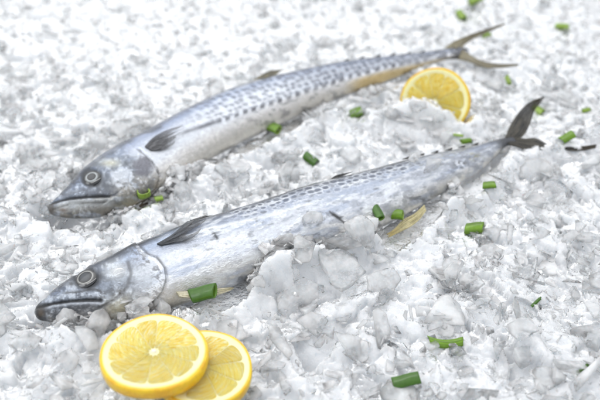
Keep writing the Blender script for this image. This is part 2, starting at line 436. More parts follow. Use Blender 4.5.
    hc = mixc(hc, lin((196, 202, 210)), .7*sst(.5, .7, fbm(X/9, Y/5, 61)))
    hc = mixc(hc, lin((66, 70, 78)), .5*sst(.56, .72, fbm(X/7, Y/3.5, 62)))
    c = mixc(c, hc, hd)
    hn = fbm((X-EYE1[0])/3.2, (Y-EYE1[1])/6, 63, 3)
    c = mixc(c, lin((84, 90, 100)), .4*hd*sst(.52, .66, hn)); c = mixc(c, lin((205, 210, 216)), .5*hd*sst(.48, .36, hn)*sst(.35, .55, nA))
    # crown stripes
    D, sd, p = poly_dist(X, Y, [(60, 287), (75, 275), (95, 265), (125, 250), (150, 238), (185, 225)])
    c = mixc(c, SLATE*.8, .7*np.exp(-((D)/3.2)**2)*sst(.3, .6, nA+.08))
    c = mixc(c, lin((186, 198, 216)), .65*np.exp(-((Y-(262-.5*(X-120)))/3.0)**2)*sst(100, 120, X)*(1-sst(170, 195, X)))
    # cheek: pale, with the gill cover beyond
    c = mixc(c, lin((214, 216, 216)), .75*np.exp(-(np.hypot((X-116)/14, (Y-270)/10))**2))
    c = mixc(c, lin((196, 200, 205)), .8*np.exp(-(np.hypot((X-145)/14, (Y-275)/16))**2)*sst(.3, .6, nB+.1))
    c = mixc(c, lin((196, 190, 164)), .6*np.exp(-(np.hypot((X-122)/16, (Y-309)/11))**2))
    c = mixc(c, lin((70, 60, 46)), .85*np.exp(-(np.hypot((X-121)/4.5, (Y-292.5)/3.8))**2)*sst(.4, .55, fbm(X/2.5, Y/2, 64)))
    D, sd, p = poly_dist(X, Y, GILL1)
    c = mixc(c, lin((66, 64, 68)), .6*np.exp(-((D*sd+1.2+2.2*(fbm(X/5, Y/5, 68)-.5))/1.4)**2)*sst(.3, .55, fbm(X/4, Y/4, 66)+.12-.2*p)*(1-.75*sst(.25, .6, p)))
    c = mixc(c, WHITE, .7*np.exp(-((D*sd-2.5)/2)**2)*sst(.45, .6, fbm(X/5, Y/4, 69)))
    c = mixc(c, lin((92, 90, 92)), .6*sst(.5, .62, fbm(X/3.5, Y/2.6, 67))*np.exp(-((D*sd-7)/6)**2))
    c = mixc(c, lin((128, 112, 92)), .5*np.exp(-((D*sd+3)/2.6)**2)*sst(.5, .9, p))
    D, sd, p = poly_dist(X, Y, PREOP1); c = mixc(c, lin((104, 104, 106)), .6*np.exp(-(D/1.5)**2))
    # jaws
    D, sd, p = poly_dist(X, Y, MOUTH1); low = (sd > 0)
    c = mixc(c, lin((64, 66, 72)), .75*np.exp(-((D-9)/7)**2)*low*(1-sst(90, 112, X))*sst(.3, .62, nB+.12))
    c = mixc(c, lin((176, 180, 186)), .8*np.exp(-((D-3)/1.3)**2)*low*sst(.1, .25, p))
    c = mixc(c, lin((186, 192, 200)), .5*np.exp(-((D-7)/4)**2)*(1-low)*sst(.45, .6, nB)*sst(.2, .4, p))
    c = mixc(c, lin((18, 18, 20)), .97*np.exp(-(D/1.25)**2))
    c = mixc(c, lin((30, 29, 28)), .85*(1-sst(38, 52, X))*sst(300, 306, Y))
    c = mixc(c, lin((120, 96, 62)), .5*np.exp(-(np.hypot((X-41)/3, (Y-313)/4))**2))
    r = np.hypot((X-EYE1[0])/12, (Y-EYE1[1])/10)
    c = mixc(c, lin((26, 27, 30)), .95*np.exp(-(r/1.16)**6))
    c = mixc(c, lin((52, 54, 60)), .7*np.exp(-(np.hypot((X-98)/6, (Y-277)/6))**2))  # shadow right of the eye, painted into the skin colour
    c = mixc(c, lin((40, 42, 48)), .85*np.exp(-(np.hypot((X-71.5)/2.6, (Y-284)/2))**2))
    D, sd, p = poly_dist(X, Y, [(66, 293), (80, 292), (95, 289), (101, 292), (100, 299)])
    c = mixc(c, lin((58, 60, 66)), .75*np.exp(-(D/1.3)**2)*sst(.35, .5, nC+.1))
    fl_ = fbm(S/1.5, T/.8, 24, 2); c = np.clip(c, 0, 1)**1.34*1.06
    c = mixc(c, lin((40, 41, 46)), .8*sst(f1.L-26, f1.L-12, S))
    return c*(.80+.28*nC+.18*fl_)[..., None]

root1 = thing('fish', 'front silver mackerel with cloudy grey eye, lemon slices below its head', 'fish', at(250, 240, 0), None)
body1 = body_mesh(f1, 240, d1, p1, 'body', root1)

# ---------- rear fish
F2 = [(47.5,206,47.5,208),(49,203,52,213.5),(57,196,62,217),(70,184,80,219),(85,170,98,219),(100,156.5,116,216),(120,142,138,208),
      (145,127.5,163,193),(175,111.5,193,171),(205,96.5,222,154),(235,84,251,139),(265,75.5,279,126),(300,67,311,111),
      (335,61,343,97),(370,56,376,86),(400,53,404,75),(425,51,428,66),(445,48.5,447,60),(459,47,460,59),(468,48,468.5,57)]
f2 = make_spine(F2, ([0, .1, .5, .9, 1], [.004, .008, .009, .009, .010]), ([0, .05, .25, .5, .9, 1], [.7, .52, .58, .6, .6, .5]), 950)
EYE2 = (92, 178)
MOUTH2 = [(47, 206.5), (53, 203), (61, 200.3), (70, 198.4), (85, 197), (110, 196.3)]
GILL2 = [(138, 151), (146, 157), (154, 166), (158.5, 177), (155, 188), (146, 198), (130, 206)]
PREOP2 = [(126, 160), (131, 172), (129, 184), (118, 193), (104, 203)]
LAT2 = [(150, 146), (170, 138), (184, 132.5), (217.5, 121.5), (252.5, 109.5), (287.5, 98), (319, 87.5), (350, 77), (385, 67), (420, 60), (450, 54)]
def d2(X, Y, S, Q, T, SN):
    d = .0006*(fbm(X/26, Y/14, 103)-.5)+.0003*(fbm(X/6, Y/4, 108)-.5)
    D, sd, p = poly_dist(X, Y, MOUTH2)
    d -= .0012*np.exp(-(D/1.2)**2)*SN
    d += .0005*np.exp(-((D-3.5)/2.4)**2)*sst(0, .2, p)
    D, sd, p = poly_dist(X, Y, GILL2); dd = D*sd
    d += .0014*np.clip(1-D/24, 0, 1)*(dd > 0)-.0008*np.exp(-((dd+1.3)/1.4)**2)
    D, sd, p = poly_dist(X, Y, PREOP2); d -= .0004*np.exp(-(D/1.5)**2)
    r = np.hypot((X-EYE2[0])/10.5, (Y-EYE2[1])/9)
    d -= .0012*np.exp(-(r/.95)**4)-.0005*np.exp(-((r-1.15)/.22)**2)
    return d
def p2(X, Y, S, Q, T, SN):
    nA = fbm(S/16, T/7, 121); nB = fbm(S/5, T/3.2, 122); nC = fbm(S/2.2, T/1.8, 123, 3)
    q = Q+.15*(nA-.5)
    c = ramp(q, [(-1, lin((214, 210, 202))), (-.7, lin((216, 214, 212))), (-.35, SILV*.96), (.0, SILV*.98), (.3, lin((204, 209, 220))), (.6, lin((168, 179, 202))), (.82, lin((106, 117, 140))), (.93, SLATE*1.1), (1, SLATE)])
    D, sd, p = poly_dist(X, Y, LAT2); above = -D*sd*1.0   # side + is below in picture
    above = np.where(sd > 0, -D, D)
    # lattice of dark blotches above the lateral line, coarser and darker towards the tail
    m = sst(150, 205, S)*sst(-2, 3, above)*(1-sst(.86, .97, Q))
    den = 5.6-1.2*sst(250, 400, S)
    wx = S+3*(nA-.5); wy = above+3*(nB-.5)
    w1, id1 = worley(wx/6.5, wy/4.9, 131, .6)
    dots = (1-sst(.24, .48, w1+.10*(id1-.5)))*m*(.55+.45*id1)
    strong = .6+.35*sst(230, 360, S)
    c = mixc(c, lin((226, 231, 238)), .5*m*sst(.42, .62, w1))
    c = mixc(c, lin((84, 91, 108)), np.clip(strong*1.0, 0, .8)*dots)
    # dashed lateral line
    c = mixc(c, lin((92, 100, 118)), .38*sst(240, 340, S)*sst(0, 4, above))
    dash = np.clip(sst(-.35, .25, np.sin(X*.72+2*vn(X/20, X*0, 141)))+(1-sst(212, 226, X)), 0, 1)*(.6+.4*vn(X/7, X*0, 143))
    c = mixc(c, lin((72, 74, 84)), .97*np.exp(-(D/2.1)**2)*dash*sst(176, 188, X)*(1-sst(390, 440, X)))
    c = mixc(c, WHITE, .3*np.exp(-((above-4.5)/1.6)**2)*sst(170, 200, X)*(1-sst(260, 320, X)))
    c = mixc(c, lin((112, 112, 116)), .5*sst(.58, .72, fbm(S/6, T/2.6, 145))*(above < -3)*sst(180, 240, S))
    c = mixc(c, lin((70, 70, 72)), .75*np.exp(-(np.hypot((X-338)/5, (Y-98)/2.6))**2))
    c = mixc(c, lin((200, 176, 112)), .75*sst(340, 365, X)*sst(-1, -7, above)*(1-sst(440, 455, X)))
    c = mixc(c, lin((96, 98, 108)), .6*sst(360, 430, S)*sst(.35, .6, nB)*(above > -3))
    c = mixc(c, lin((52, 50, 50)), .8*sst(440, 455, X)*sst(.3, .55, nB))
    # head
    hd = 1-sst(92, 118, S+14*(nA-.5))
    hc = ramp(Q+.2*(nB-.5), [(-1, lin((150, 144, 132))), (-.5, lin((150, 150, 150))), (0, lin((144, 150, 160))), (.5, lin((140, 150, 168))), (.85, lin((112, 122, 142))), (1, SLATE)])
    hc = mixc(hc, lin((190, 198, 210)), .6*sst(.5, .7, fbm(X/9, Y/5, 161)))
    hc = mixc(hc, lin((74, 80, 90)), .45*sst(.56, .72, fbm(X/7, Y/3.5, 162)))
    c = mixc(c, hc, hd)
    hn = fbm((X-EYE2[0])/3.0, (Y-EYE2[1])/5, 163, 3)
    c = mixc(c, lin((86, 92, 102)), .35*hd*sst(.52, .66, hn)); c = mixc(c, lin((205, 210, 216)), .45*hd*sst(.48, .36, hn)*sst(.35, .55, nA))
    D, sd, p = poly_dist(X, Y, [(62, 193), (80, 176), (96, 162), (115, 149), (135, 137), (160, 127)])
    c = mixc(c, SLATE*1.1, .75*np.exp(-(D/2.6)**2)*sst(.38, .55, nA+.05))
    c = mixc(c, lin((210, 214, 220)), .6*sst(.25, .55, 1.1-np.hypot((X-121)/15, (Y-175)/13)+1.3*(fbm(X/7, Y/6, 165)-.5)))
    c = mixc(c, lin((206, 204, 186)), .7*np.exp(-(np.hypot((X-110)/10, (Y-163)/4))**2))
    c = mixc(c, lin((116, 116, 124)), .88*sst(.2, .5, 1.0-np.hypot((X-143)/14, (Y-167)/14)+.5*(fbm(X/7, Y/5, 167)-.5))*(X > 125))
    c = mixc(c, lin((160, 156, 130)), .5*np.exp(-(np.hypot((X-130)/14, (Y-203)/7))**2))
    D, sd, p = poly_dist(X, Y, GILL2)
    c = mixc(c, lin((52, 52, 58)), .85*np.exp(-((D*sd+1+2.4*(fbm(X/5, Y/5, 168)-.5))/1.5)**2)*(1-.85*sst(.3, .6, p))*sst(.25, .5, fbm(X/4, Y/4, 169)+.1))
    c = mixc(c, lin((150, 128, 96)), .7*np.exp(-((D*sd+.5)/2)**2)*sst(.4, .7, p))
    D, sd, p = poly_dist(X, Y, MOUTH2); low = (sd > 0)
    c = mixc(c, lin((178, 180, 180)), .85*np.exp(-((D-6)/5)**2)*low*sst(.08, .2, p)*(1-sst(108, 118, X)))
    c = mixc(c, lin((104, 102, 98)), .6*np.exp(-((D-6)/1)**2)*low*sst(.35, .6, nA+.1)*(1-sst(104, 112, X)))
    c = mixc(c, lin((90, 96, 108)), .75*np.exp(-((D-4)/3.4)**2)*(1-low)*sst(.2, .3, p)*sst(.35, .6, nB+.1))
    c = mixc(c, lin((26, 26, 30)), .95*np.exp(-(D/1.05)**2))
    c = mixc(c, lin((70, 56, 40)), .8*(1-sst(51, 58, X))*(low))
    c = mixc(c, lin((104, 78, 48)), .7*np.exp(-(np.hypot((X-63)/4, (Y-210)/2))**2))
    r = np.hypot((X-EYE2[0])/10, (Y-EYE2[1])/8.3)
    c = mixc(c, lin((26, 28, 30)), .95*np.exp(-(r/1.16)**6))
    c = mixc(c, lin((78, 84, 92)), .6*np.exp(-(np.hypot((X-106)/6, (Y-186)/7))**2))
    c = mixc(c, lin((50, 56, 66)), .8*np.exp(-(np.hypot((X-73)/2, (Y-183)/1.6))**2))
    fl_ = fbm(S/1.5, T/.8, 124, 2); c = np.clip(c, 0, 1)**1.3*1.06
    return c*(.80+.28*nC+.18*fl_)[..., None]
root2 = thing('fish', 'rear silver mackerel with dark blotches along its back and a dashed flank line', 'fish', at(250, 130, 0), None)
body2 = body_mesh(f2, 220, d2, p2, 'body', root2)
bpy.context.view_layer.update()

# ---------- eyes
def make_eye(root, body, cpx, rx_px, rings, psz=.5, pup_off=(0, 0)):
    loc, nor = on_body(body, *cpx)
    # a steady normal: average of neighbours
    ns = []
    for k in range(12):
        l2, n2 = on_body(body, cpx[0]+14*math.cos(k), cpx[1]+12*math.sin(k))
        if n2 is not None: ns.append(n2)
    nor = np.mean(ns, 0); nor /= np.linalg.norm(nor)
    dz = (loc-CAM)@FW; R = rx_px*dz/FPX
    e1 = np.cross(nor, [0, 1, .2]); e1 /= np.linalg.norm(e1); e2 = np.cross(nor, e1)
    nr, na = 40, 72; rr = np.linspace(0, 1, nr); aa = np.linspace(0, 2*np.pi, na, endpoint=False)
    def dome(rmax, lift, bulge, nm, par, colf, cap=1.):
        r, a = np.meshgrid(rr, aa, indexing='ij')
        z = lift+bulge*np.sqrt(np.clip(1-(r*.98*cap)**2, 0, 1))
        V = loc+R*rmax*(r*np.cos(a))[..., None]*e1+R*rmax*(r*np.sin(a))[..., None]*e2+R*z[..., None]*nor
        c = colf(r, a)
        F = grid_faces(nr, na, True)
        return mesh_obj(nm, V.reshape(-1, 3), F, M_EYE, par, col=c.reshape(-1, 3))
    def iris(r, a):
        n = fbm(np.cos(a)*r*4+9, np.sin(a)*r*4+9, 5)
        c = ramp(r+.07*(n-.5), rings); return c*(.55+.4*n[..., None])
    e = dome(1, -.03, .26, 'eye', root, iris)
    loc = loc+e1*pup_off[0]*R+e2*pup_off[1]*R
    def pup(r, a):
        n = fbm(np.cos(a)*r*2+3, np.sin(a)*r*2+3, 8)
        dk = .22 if psz < .5 else .4
        return dk*ramp(r, [(0, lin((112, 116, 124))), (.6, lin((92, 96, 102))), (.85, lin((58, 60, 64))), (1, lin((44, 45, 48)))])*(.75+.5*n[..., None])
    dome(psz, -.015, .26, 'pupil', e, pup, psz).parent = e
for (rt, bd, cpx, rx, rings, off) in [
    (root1, body1, EYE1, 12.0, [(0, lin((60, 62, 66))), (.56, lin((50, 52, 55))), (.62, lin((186, 186, 182))), (.7, lin((128, 126, 122))), (.76, lin((70, 70, 72))), (.86, lin((30, 30, 33))), (1, lin((40, 42, 46)))], (.58, (0, 0))),
    (root2, body2, EYE2, 9.9, [(0, lin((60, 62, 66))), (.42, lin((46, 48, 50))), (.5, lin((190, 196, 198))), (.62, lin((140, 144, 144))), (.72, lin((44, 46, 46))), (.88, lin((26, 28, 30))), (1, lin((40, 42, 46)))], (.44, (0, 0)))]:
    make_eye(rt, bd, cpx, rx, rings, *off)
for o in bpy.data.objects:
    if o.name.startswith('pupil'):
        o.matrix_parent_inverse = Matrix.Identity(4)

# ---------- fins: a lattice between a root line and a tip line, ribbed by its rays
def fin(name, root, A, B, place, colf, rays=12, nu=40, nv=48, ragged=.12, thick=.00035, seed=1, rib=.00025, label=None, membrane=.55):
    """A: picture points of one long edge (root->tip), B: the other edge; place(px,py,u,v)->3D"""
    a, _ = smooth_curve(A, nu); b, _ = smooth_curve(B, nu)
    V = np.zeros((nu, nv, 3)); c = np.zeros((nu, nv, 3))
    for j in range(nv):
        v = j/(nv-1)
        rag = 1-ragged*float(vn(v*rays*1.1, 0.3, seed))*1.0
        for i in range(nu):
            u = i/(nu-1)*rag
            ii = u*(nu-1); i0 = min(int(ii), nu-2); fr = ii-i0
            pa = a[i0]*(1-fr)+a[i0+1]*fr; pb = b[i0]*(1-fr)+b[i0+1]*fr
            p = pa*(1-v)+pb*v
            V[i, j] = place(p[0], p[1], u, v)
    # normals by differences
    du = np.gradient(V, axis=0); dv = np.gradient(V, axis=1); n = np.cross(du, dv); n /= np.linalg.norm(n, axis=2)[..., None]+1e-12
    vv = np.linspace(0, 1, nv)[None]; uu = np.linspace(0, 1, nu)[:, None]
    V = V+n*(rib*np.sin(vv*rays*2*np.pi)*(.3+.7*uu))[..., None]
    c = colf(uu+0*vv, vv+0*uu, .5+.5*np.sin(vv*rays*2*np.pi+0*uu))
    th = thick*(1-.7*uu)[..., None]
    top = V+n*th; bot = V-n*th
    VV = np.vstack([top.reshape(-1, 3), bot.reshape(-1, 3)]); k = nu*nv
    F = grid_faces(nu, nv); F2_ = F[:, ::-1]+k
    rim = []
    idx = [i*nv for i in range(nu)]+[(nu-1)*nv+j for j in range(1, nv)]+[i*nv+nv-1 for i in range(nu-2, -1, -1)]+[j for j in range(nv-2, 0, -1)]
    for i in range(len(idx)):
        p, q = idx[i], idx[(i+1) % len(idx)]; rim.append((p, p+k, q+k, q))
    F = np.vstack([F, F2_, np.array(rim)])
    mb = membrane*np.clip((.25+.9*uu**1.5)*(1-.75*(.5+.5*np.sin(vv*rays*2*np.pi)))+.25*(fbm(uu*7, vv*9, seed)-.5), 0, .9)+0*vv
    o = mesh_obj(name, VV, F, M_FIN, root, col=np.clip(np.vstack([c.reshape(-1, 3)]*2), 0, 1), fl={'membrane': np.concatenate([mb.ravel()]*2)})
    if label: o['label'] = label
    return o
def body_place(body, lift0, lift1, fallback_f, pw=1.0):
    last = [None]
    def pl(px, py, u, v):
        loc, nor = on_body(body, px, py)
        if loc is None:
            # beyond the outline: carry on in the flank plane of the nearest frame
            f = fallback_f
            Xc, Yc, dz = project(f.P); i = int(np.argmin(np.hypot(Xc-px, Yc-py)))
            loc = on_plane(px, py, f.P[i]+f.N[i]*f.b[i]*.3, f.N[i]); nor = f.N[i]
            return loc+nor*(lift0+(lift1-lift0)*u**pw)*.5
        return loc+np.array([0, -.25, 1])*(lift0+(lift1-lift0)*u**pw)
    return pl
def plane_place(f, i, lift=0., curl=0., nofs=0.):
    p0 = f.P[i]+f.N[i]*nofs; n = f.N[i]
    def pl(px, py, u, v):
        return on_plane(px, py, p0+n*(lift+curl*u*u), n)
    return pl
def darkfin(c1, c2, c3, tip=None):
    def cf(u, v, r):
        n = fbm(u*6, v*9, 7); c = mixc(np.broadcast_to(c1, u.shape+(3,)).copy(), c2, (.25+.75*r)*sst(.35, .6, n+.08))
        c = mixc(c, c3, sst(.5, .75, fbm(u*3, v*12, 9)))
        if tip is not None: c = mixc(c, tip, sst(.6, 1, u))
        return c
    return cf
DF = darkfin(lin((44, 45, 50)), lin((104, 108, 114)), lin((24, 24, 28)), lin((120, 120, 120)))
fin('pectoral_fin', root1, [(157, 244.5), (172, 236), (190, 222), (201, 218.5), (213, 215.5)], [(161, 246), (175, 243.5), (188, 242), (197, 237), (205, 227)],
    body_place(body1, .0004, .0022, f1), DF, rays=13, ragged=.55, seed=4, membrane=1.0)
fin('pectoral_fin', root2, [(145, 147), (153, 139), (163, 133.5), (175, 129.5), (187, 127)], [(151, 151), (158, 151), (167, 149.5), (175, 145), (180, 139)],
    body_place(body2, .0004, .0022, f2), darkfin(lin((52, 52, 56)), lin((112, 112, 116)), lin((30, 30, 34)), lin((110, 108, 106))), rays=12, ragged=.6, seed=9, membrane=1.0)
def nearest_i(f, px, py):
    X, Y, _ = project(f.P); return int(np.argmin(np.hypot(X-px, Y-py)))
BLK = darkfin(lin((48, 48, 50)), lin((92, 90, 84)), lin((28, 28, 30)))
OLV = darkfin(lin((92, 88, 70)), lin((150, 142, 112)), lin((52, 50, 44)), lin((140, 134, 112)))
fin('dorsal_fin', root1, [(330, 179.5), (334, 176.5), (338, 174.5)], [(338, 178), (346, 174.5), (355, 171)], plane_place(f1, nearest_i(f1, 342, 205), .0012), BLK, rays=7, nu=16, nv=30, seed=3)
fin('dorsal_fin', root1, [(190, 223), (193, 219.5), (196, 218.3)], [(200, 220), (207, 217), (214, 214.5)], plane_place(f1, nearest_i(f1, 200, 250), .0005), BLK, rays=6, nu=14, nv=26, seed=6)
fin('dorsal_fin', root2, [(253, 80), (262, 74.5), (271, 70)], [(275, 76), (280, 71.5), (285, 69)], plane_place(f2, nearest_i(f2, 268, 98), .0005), OLV, rays=8, nu=16, nv=30, seed=5)
YEL2 = darkfin(lin((214, 208, 178)), lin((226, 220, 198)), lin((186, 176, 136)))
YEL = darkfin(lin((196, 184, 128)), lin((222, 212, 168)), lin((140, 128, 84)), lin((206, 186, 110)))
fin('anal_fin', root1, [(424, 205), (414, 214), (403, 220), (393, 230), (385, 235)], [(426, 211), (420, 219), (410, 227), (400, 232), (388, 238)], plane_place(f1, nearest_i(f1, 400, 195), .0045, -.001), YEL, rays=6, nu=30, nv=20, seed=5, thick=.0006)
fin('pelvic_fin', root1, [(176, 292), (196, 291), (218, 288.5), (236, 287)], [(179, 297), (198, 298.5), (218, 295), (236, 288.5)], plane_place(f1, nearest_i(f1, 200, 262), .0082, .001), YEL2, rays=3, nu=30, nv=20, seed=7, thick=.0006)
# finlets along back and belly near the tails
for (f, rt, body, pts) in [(f1, root1, body1, [(405, 157.8), (420, 154.5), (434, 151.6), (448, 148.8), (461, 146.3), (474, 143.8)]),
                           (f2, root2, body2, [(345, 59.6), (361, 57.2), (377, 55.2), (392, 53.8), (407, 52.8), (421, 51.6)])]:
    sc_ = 1 if f is f1 else .8
    for k, (x, y) in enumerate(pts):
        fin('finlet', rt, [(x-3*sc_, y+1.5), (x, y+.3*sc_), (x+3.5*sc_, y-1.3*sc_)], [(x+4*sc_, y+.8), (x+4.5*sc_, y-.2), (x+5*sc_, y-1.1*sc_)],
            plane_place(f, nearest_i(f, x, y+12), 0), BLK, rays=3, nu=8, nv=10, seed=k)
# tails
i1 = f1.n-5; i2 = f2.n-5
TAILB = darkfin(lin((38, 37, 36)), lin((108, 102, 88)), lin((12, 12, 14)), lin((84, 76, 60)))
TAILC = darkfin(lin((74, 70, 60)), lin((136, 128, 106)), lin((30, 30, 32)), lin((92, 88, 74)))
TAILC2 = darkfin(lin((112, 104, 78)), lin((168, 158, 124)), lin((64, 58, 46)), lin((150, 142, 116)))
tp = plane_place(f1, i1, 0, .004)
tf = fin('tail_fin', root1, [(505, 138), (508, 130), (516, 116), (527, 104), (546, 95.5)], [(513, 141.5), (522, 137), (530, 124), (534, 112), (546.5, 96.5)], tp, TAILB, rays=14, nu=60, nv=50, seed=13, ragged=.2, thick=.0006, rib=.0006)
lf = fin('tail_lobe', root1, [(513, 137.5), (524, 139), (535, 138.5), (548, 144.5), (563, 147), (578, 146.8), (597, 144.5)], [(506, 144), (518, 147), (532, 152), (545, 150), (563, 149.8), (578, 151), (596, 148)], plane_place(f1, i1, .0005, .010), TAILB, rays=12, nu=60, nv=40, seed=15, ragged=.03, thick=.0006, rib=.0005)
tf2 = fin('tail_fin', root2, [(443, 50), (450, 44), (464, 37), (480, 31), (505, 23)], [(462, 53), (463, 47), (470, 41), (484, 34), (505.5, 24.5)], plane_place(f2, i2, 0, .003), TAILC2, rays=12, nu=60, nv=40, seed=23, ragged=.03, thick=.0006, rib=.0003)
lf2 = fin('tail_lobe', root2, [(462, 50), (470, 55), (482, 61), (496, 63.5), (519, 64)], [(458, 59), (467, 61), (480, 66.5), (496, 68), (519, 65.5)], plane_place(f2, i2, .002, .018), TAILC2, rays=10, nu=60, nv=30, seed=25, ragged=.03, thick=.0006, rib=.0003)

# ------------------------------------------------------------------ lemon slices
def lemon(label, cpx, z, nrm, rad_px, thick, spin, seed, nseg=10, sag=0., ptint=(1, 1, 1)):
    c = at(cpx[0], cpx[1], z) if z is not None else None
    dz = (c-CAM)@FW; R = rad_px*dz/FPX
    n = np.array(nrm, float); n /= np.linalg.norm(n)
    e1 = np.cross([0, 1, .01], n); e1 /= np.linalg.norm(e1); e2 = np.cross(n, e1)
    root = thing('lemon_slice', label, 'lemon slice', c-n*thick, 'lemon slices on the ice')
    def w(x, y, zz):   # slice space -> world; top face at zz=0
        rr = np.hypot(x, y)/R
        return c+x[..., None]*e1+y[..., None]*e2+(zz+sag*rr**2*np.cos(2*np.arctan2(y, x)+seed))[..., None]*n
    na = 160; aa = np.linspace(0, 2*np.pi, na, endpoint=False)
    wob = 1+.012*np.sin(2*aa+seed)+.008*np.sin(5*aa+seed*2)+.006*(fbm(aa*3, aa*0, seed)-.5)
    def lathe(prof, nm, mat, colf):
        m = len(prof); P = np.array(prof); rr, a = np.meshgrid(P[:, 0], aa, indexing='ij'); zz = np.repeat(P[:, 1][:, None], na, 1)
        rr = rr*(1+(wob-1)[None])
        V = w(rr*np.cos(a)*R, rr*np.sin(a)*R, zz)
        cc = colf(rr, zz, a); 
        F = grid_faces(m, na, True)
        if prof[0][0] == prof[-1][0] and prof[0][1] == prof[-1][1]:
            V = V[:-1]; cc = cc[:-1]; F = F[:(m-2)*na]
            last = np.array([[(m-2)*na+j, (m-2)*na+(j+1) % na, (j+1) % na, j] for j in range(na)]); F = np.vstack([F, last])
        return mesh_obj(nm, V.reshape(-1, 3), F[:, ::-1], mat, root, col=cc.reshape(-1, 3))
    t = thick
    YR = lin((246, 200, 30)); YR2 = lin((236, 178, 14))
    lathe([(.945, -.0001), (.965, 0), (.985, -.0004), (.998, -.0014), (1.0, -t*.4), (1.0, -t*.7), (.985, -t+.0004), (.95, -t), (.93, -t+.0004), (.935, -.001), (.945, -.0001)], 'rind', M_RIND,
          lambda r, zz, a: mixc(np.broadcast_to(YR, r.shape+(3,)).copy(), YR2, sst(.4, .7, fbm(a*4, zz*300, seed+4))))
    PI_ = lin((250, 240, 184)); P2_ = lin((250, 226, 110))
    lathe([(.0001, -.0006), (.04, -.0005), (.1, -.00056), (.3, -.00054), (.6, -.00054), (.8, -.0005), (.845, -.0002), (.9, .0001), (.93, .0001), (.947, -.0002), (.947, -t+.0006), (.6, -t+.0006), (.1, -t+.0006), (.0001, -t+.0006)], 'pith', M_PITH,
          lambda r, zz, a: mixc(np.broadcast_to(PI_, r.shape+(3,)).copy(), P2_, sst(.9, .947, r)))
    # pulp segments
    cuts = np.arange(nseg)/nseg*2*np.pi+spin+np.array([.16*(random.random()-.5) for _ in range(nseg)])
    for k in range(nseg):
        a0 = cuts[k]; a1 = cuts[(k+1) % nseg]+(2*np.pi if k == nseg-1 else 0)
        nr, nt = 34, 22
        rr = np.linspace(0, 1, nr)[:, None]; tt = np.linspace(-1, 1, nt)[None]
        rout = .83+.02*random.random()
        gap = .0032  # half width of the membrane
        r = .085+(rout-.085)*rr
        # rounded outer corners
        r = r*(1-.06*np.abs(tt)**6*rr**6)
        half = np.clip((a1-a0)/2-gap/r*1.0, .01, 3)*(1-.10*np.clip((rr-.8)/.2, 0, 1)**3)*np.clip(rr*9+.45, 0, 1)
        a = (a0+a1)/2+tt*half
        n_ = fbm(a*26+k*9, r*7, seed+k)
        edge = 1-np.maximum(np.abs(tt)**8, np.maximum((1-rr)**14, rr**20))
        zz = -.00055+.00045*np.clip(edge, 0, 1)**.5+.0006*(n_-.5)*edge
        V = w(r*np.cos(a)*R, r*np.sin(a)*R, zz)
        tin = .92+.12*random.random(); cc = np.ones(V.shape)*tin*np.array(ptint)
        cc = mixc(cc, np.array([1.06, 1.04, .98]), .5*np.abs(tt+0*rr)**4)
        ves = np.stack([r*7+k*7, a*26*(.45+.55*r), np.zeros_like(r+a)+seed], -1)
        mesh_obj('pulp_segment', V.reshape(-1, 3), grid_faces(nr, nt), M_PULP, root, col=cc.reshape(-1, 3), vec={'vesicle': ves.reshape(-1, 3)})
    s_ = mesh_obj('seed_core', *(lambda: (
        w(np.outer(np.linspace(.001, .055, 5), np.cos(aa[::8]))*R, np.outer(np.linspace(.001, .055, 5), np.sin(aa[::8]))*R*.7, np.outer([.0006, .0006, .0005, .0002, -.0006], np.ones(20))).reshape(-1, 3),
        grid_faces(5, 20, True)))(), M_PITH, root, col=np.broadcast_to(lin((250, 246, 226)), (100, 3)))
    s_.name = 'core'
    return root, c, n, R
Lroot1, lc1, ln1, lr1 = lemon('whole lemon slice lying on top, its full face showing, nearest the fish head', (154, 351), .021, (.03, .07, 1), 54.5, .0062, .3, 3, 10, .0008)
Lroot2, lc2, ln2, lr2 = lemon('lemon slice tucked half under the other slice at the bottom edge', (203, 366), .0125, (.10, .02, 1), 50.5, .0055, .9, 5, 9, .0006)
tocam = CAM-at(434, 103, .01); tocam /= np.linalg.norm(tocam)
Lroot3, lc3, ln3, lr3 = lemon('lemon slice standing half sunk in the ice beside the rear tail', (434.5, 102), .012, tuple(tocam+np.array([-.12, -.05, .12])), 35, .006, .1, 8, 9, .0004, (1, .95, .66))

